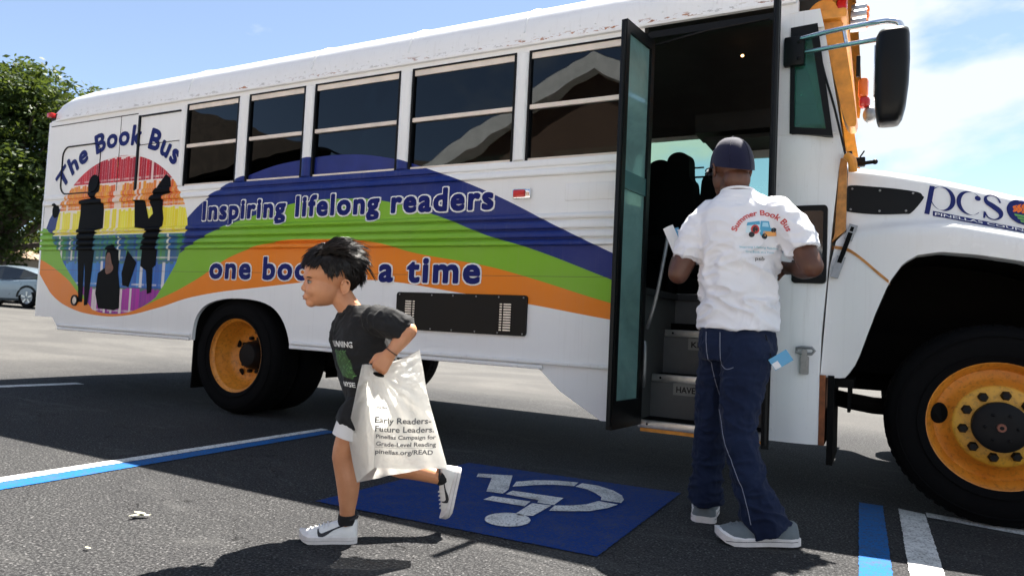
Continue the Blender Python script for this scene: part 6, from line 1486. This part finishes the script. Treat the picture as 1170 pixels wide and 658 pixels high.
# artwork on the back
ms_ = bvh_of(mshirt); fr = (Vector((3.150, -.745, 0))+Nb*.6, Ub, UP, -Nb)
def arc2(s_, zc, R_, a0, a1, h):
    v, f = text2d(s_, .02); L2 = max(p[0] for p in v); o2 = []
    for px_, py_ in v:
        a = a0+(a1-a0)*px_/L2; r = R_+py_*h/.73; o2.append((r*math.cos(a), zc+r*math.sin(a)))
    return o2, f
cast_decal('print', arc2('Summer Book Bus', 1.262, .102, rad(164), rad(16), .025), fr, ms_, M['print_red'], .003, mshirt, .01)
v, f = textbox('Inspiring Lifelong Readers', .004, -.083, .083, 1.222, 1.231); cast_decal('print', (v, f), fr, ms_, M['print_teal'], .003, mshirt, .01)
v, f = textbox('One Book at a Time', .004, -.058, .060, 1.203, 1.212); cast_decal('print', (v, f), fr, ms_, M['print_teal'], .003, mshirt, .01)
v, f = textbox('psb', .004, -.016, .022, 1.172, 1.188); cast_decal('print', (v, f), fr, ms_, M['print_black'], .003, mshirt, .01)
def art(poly, mat, e): cast_decal('print', poly_mesh(poly), fr, ms_, mat, e, mshirt, .01)
bx0, bz0 = -.060, 1.262; S_ = .0011
def bp(pts): return [(bx0+a*S_, bz0+b*S_) for a, b in pts]
art(bp([(0, 22), (4, 62), (52, 70), (56, 22)]), pm('print_pale', (.55, .72, .80), .7), .0028)
art(bp([(2, 50), (5, 62), (50, 69), (52, 56)]), M['print_blue'], .0034)
art(bp([(52, 20), (54, 70), (86, 70), (92, 45), (112, 42), (116, 14), (60, 8)]), M['print_blue'], .0031)
art(bp([(60, 48), (62, 64), (82, 64), (86, 48)]), pm('print_sky', (.35, .62, .78), .7), .0037)
art(bp([(62, 10), (66, 30), (112, 32), (116, 14)]), M['print_orange'], .0037)
art(bp(ellipse(34, 36, 16, 18, 20)), M['print_red'], .0037); art(bp(ellipse(34, 36, 10, 12, 18)), M['print_black'], .0041)
for cx2, cz2, r in ((22, 16, 11), (70, 10, 11), (104, 36, 9)): art(bp(ellipse(cx2, cz2, r, r, 16)), M['print_black'], .0043)
# jeans
m = MB()
ring_loft(m, [MR(3.085, -.742, .74, .150, .130), MR(3.084, -.742, .80, .168, .136), MR(3.084, -.742, .87, .158, .122), MR(3.086, -.742, .95, .135, .100)])
near_leg = [Vector((3.135, -.79, .78)), Vector((3.124, -.815, .64)), Vector((3.122, -.85, .46)), Vector((3.160, -.862, .30)), Vector((3.205, -.86, .16))]
cap_tube(m, near_leg, [.112, .094, .072, .070, .078]); m.tube([near_leg[-1], Vector((3.255, -.850, .048))], [.080, .094], 22)
far_leg = [Vector((3.02, -.70, .78)), Vector((2.992, -.685, .62)), Vector((2.972, -.665, .46)), Vector((2.957, -.645, .28)), Vector((2.950, -.64, .16))]
cap_tube(m, far_leg, [.108, .092, .074, .070, .072]); m.tube([far_leg[-1], Vector((2.948, -.635, .075))], [.072, .078], 22)
jf = folds(10, .016, (1, 1, 1.8), 2.6, 12, lambda c: float(np.interp(c.z, [.05, .15, .35, .5, .7, .84, .88], [1.2, 1.1, .8, .9, .6, .3, 0]))); jg = folds(26, .004, (1, 1, 1.2), 2, 14)
jeans = fuse('jeans', m, .0055, 4, M['denim'], man, lambda c, n: jg(jf(c, n), n))
jb = bvh_of(jeans); stitch = pm('stitching', (.22, .24, .30), .8)
def seam(pts, w=.0016, e=.0015):
    P2, _ = smooth_path([(a, 0, b) for a, b in pts], [1]*len(pts), 8); mm = MB(); Q = []
    for p in P2:
        h = jb.ray_cast(Vector((p.x, -1.6, p.z)), Vector((0, 1, 0)));
        if h[0] is not None: Q.append(h[0]-Vector((0, e, 0)))
    if len(Q) > 2: mm.tube(Q, w, 5); mm.build('seam', stitch, jeans)
seam([(2.972, .86), (2.985, .74), (3.01, .62), (3.045, .50), (3.075, .40), (3.12, .30), (3.165, .20), (3.195, .09)])
seam([(3.035, .86), (3.04, .78), (3.042, .72)]); seam([(3.042, .72), (3.07, .705), (3.10, .715)])
# shoes
shoe(frame_mx(Vector((3.355, -.800, .012)), Vector((-.285, -.135, -.012)), UP), .325, M['shoegrey'], M['solewhite'], man, logo=False)
shoe(frame_mx(Vector((2.955, -.700, .0)), Vector((-.05, .30, 0)), UP), .30, M['shoegrey'], M['solewhite'], man, logo=False)
# cap, glasses
M['capnavy'] = cloth('navy_cap', (.005, .0055, .022), (.010, .011, .036), fold=.2)
m = MB(); n1, n2 = 36, 12; V = []
for j in range(n2+1):
    t = (PI*.5)*j/n2
    for k in range(n1):
        a = 2*PI*k/n1; q = Vector((math.cos(a)*.114*math.cos(t)**.70, math.sin(a)*.0925*math.cos(t)**.70, -.004+.138*math.sin(t)-.030*max(0, -math.cos(a))*math.cos(t))); V.append(H_(q.x-.010, q.y, q.z))
m.add(V, [(j*n1+k, j*n1+(k+1) % n1, (j+1)*n1+(k+1) % n1, (j+1)*n1+k) for j in range(n2) for k in range(n1)]); m.ball(H_(-.010, 0, .135), .007, 10, 6)
cap_ = m.build('cap', M['capnavy'], man, ang=60)
m = MB(); V = []
for e in (0, .004):
    for i in range(13):
        a = -1.15+2.3*i/12; V += [H_(-.010+.110*math.cos(a), .090*math.sin(a), .010+e), H_(-.010+.110*math.cos(a)+.085*max(0, math.cos(a*1.3))**.5, .090*math.sin(a)*.95, .000-.014*abs(math.sin(a))+e)]
m.add(V[:26], [(2*i, 2*i+1, 2*i+3, 2*i+2) for i in range(12)]); m.add(V[26:], [(2*i, 2*i+2, 2*i+3, 2*i+1) for i in range(12)]); m.build('brim', M['capnavy'], cap_, ang=60)
m = MB()
for k in range(6): a = 2*PI*k/6+.3; m.tube([H_(-.010+math.cos(a)*.1148*math.cos(t)**.70, math.sin(a)*.0932*math.cos(t)**.70, -.004+.1388*math.sin(t)-.030*max(0, -math.cos(a))*math.cos(t)) for t in (PI*.49*j/10 for j in range(11))], .0014, 5)
m.build('cap_seam', M['capnavy'], cap_)
m = MB()
for sg in (1, -1):
    m.tube([H_(-.02, sg*.093, -.012), H_(.05, sg*.092, -.004), H_(.092, sg*.076, -.006)], .0028, 6, sub=3); m.tube([H_(.100, sg*.038+.026*math.cos(t), -.018+.020*math.sin(t)) if False else H_(.103-.25*(sg*.036+.026*math.cos(t))**2*8, sg*.036+.027*math.cos(t), -.020+.019*math.sin(t)) for t in (2*PI*k/20 for k in range(20))], .0022, 6, closed=True)
m.tube([H_(.108, .01, -.012), H_(.111, 0, -.009), H_(.108, -.01, -.012)], .002, 6); m.build('glasses', M['blackpaint'], man)
# ---- things he carries
fx = Vector((2.752, -.56, 1.272))
pp_ = empty('folded_papers', tuple(fx), 'folded blue and white papers held in the man left hand', 'papers')
pb = pm('paper_blue', (.12, .38, .62), .6); pw = pm('paper_white', (.78, .80, .82), .6); pd = pm('paper_dark', (.03, .05, .12), .6)
for i, (mat, dx, dz, tilt) in enumerate(((pw, 0, 0, .42), (pb, .010, -.012, .30), (pw, .020, -.020, .20), (pd, .006, -.008, .36), (pb, .028, -.03, .12))):
    m = MB(); V = []
    for j in range(9):
        t = j/8-.5
        for k in range(4):
            s = k/3-.5; c, sn = math.cos(tilt), math.sin(tilt); a, b = s*.052, t*.20
            V.append((fx.x+dx+a*c-b*sn, fx.y-.02+.012*i+.03*s*s+.02*t*t*(1 if i % 2 else -1), fx.z+dz+a*sn+b*c))
    m.add(V, [(j*4+k, j*4+k+1, (j+1)*4+k+1, (j+1)*4+k) for j in range(8) for k in range(3)]); m.build('sheet', mat, pp_, ang=80, recalc=False)
cdm = empty('identity_card', (3.277, -.835, .756), 'small blue and white card hanging at the man hip', 'card')
def CP(a, b, y=0): c, s = math.cos(.62), math.sin(.62); return (3.279+a*c-b*s, -.845+y, .757+a*s+b*c)
m = MB(); m.add([CP(a, b, y) for y in (0, .003) for a, b in ((-.042, -.026), (.042, -.026), (.042, .026), (-.042, .026))], [(0, 1, 2, 3), (7, 6, 5, 4), (0, 4, 5, 1), (1, 5, 6, 2), (2, 6, 7, 3), (3, 7, 4, 0)]); m.build('card', pb, cdm, False)
m = MB(); m.add([CP(a, b, -.0012) for a, b in ((-.040, -.024), (-.012, -.024), (-.012, .004), (-.040, .004))], [(0, 1, 2, 3)]); m.build('card_photo', pw, cdm, False, recalc=False)
m = MB(); m.tube([CP(-.035, .01, .002), (3.23, -.83, .80), (3.215, -.84, .86)], .0025, 6, sub=4); m.build('clip_strap', M['blackpaint'], cdm)
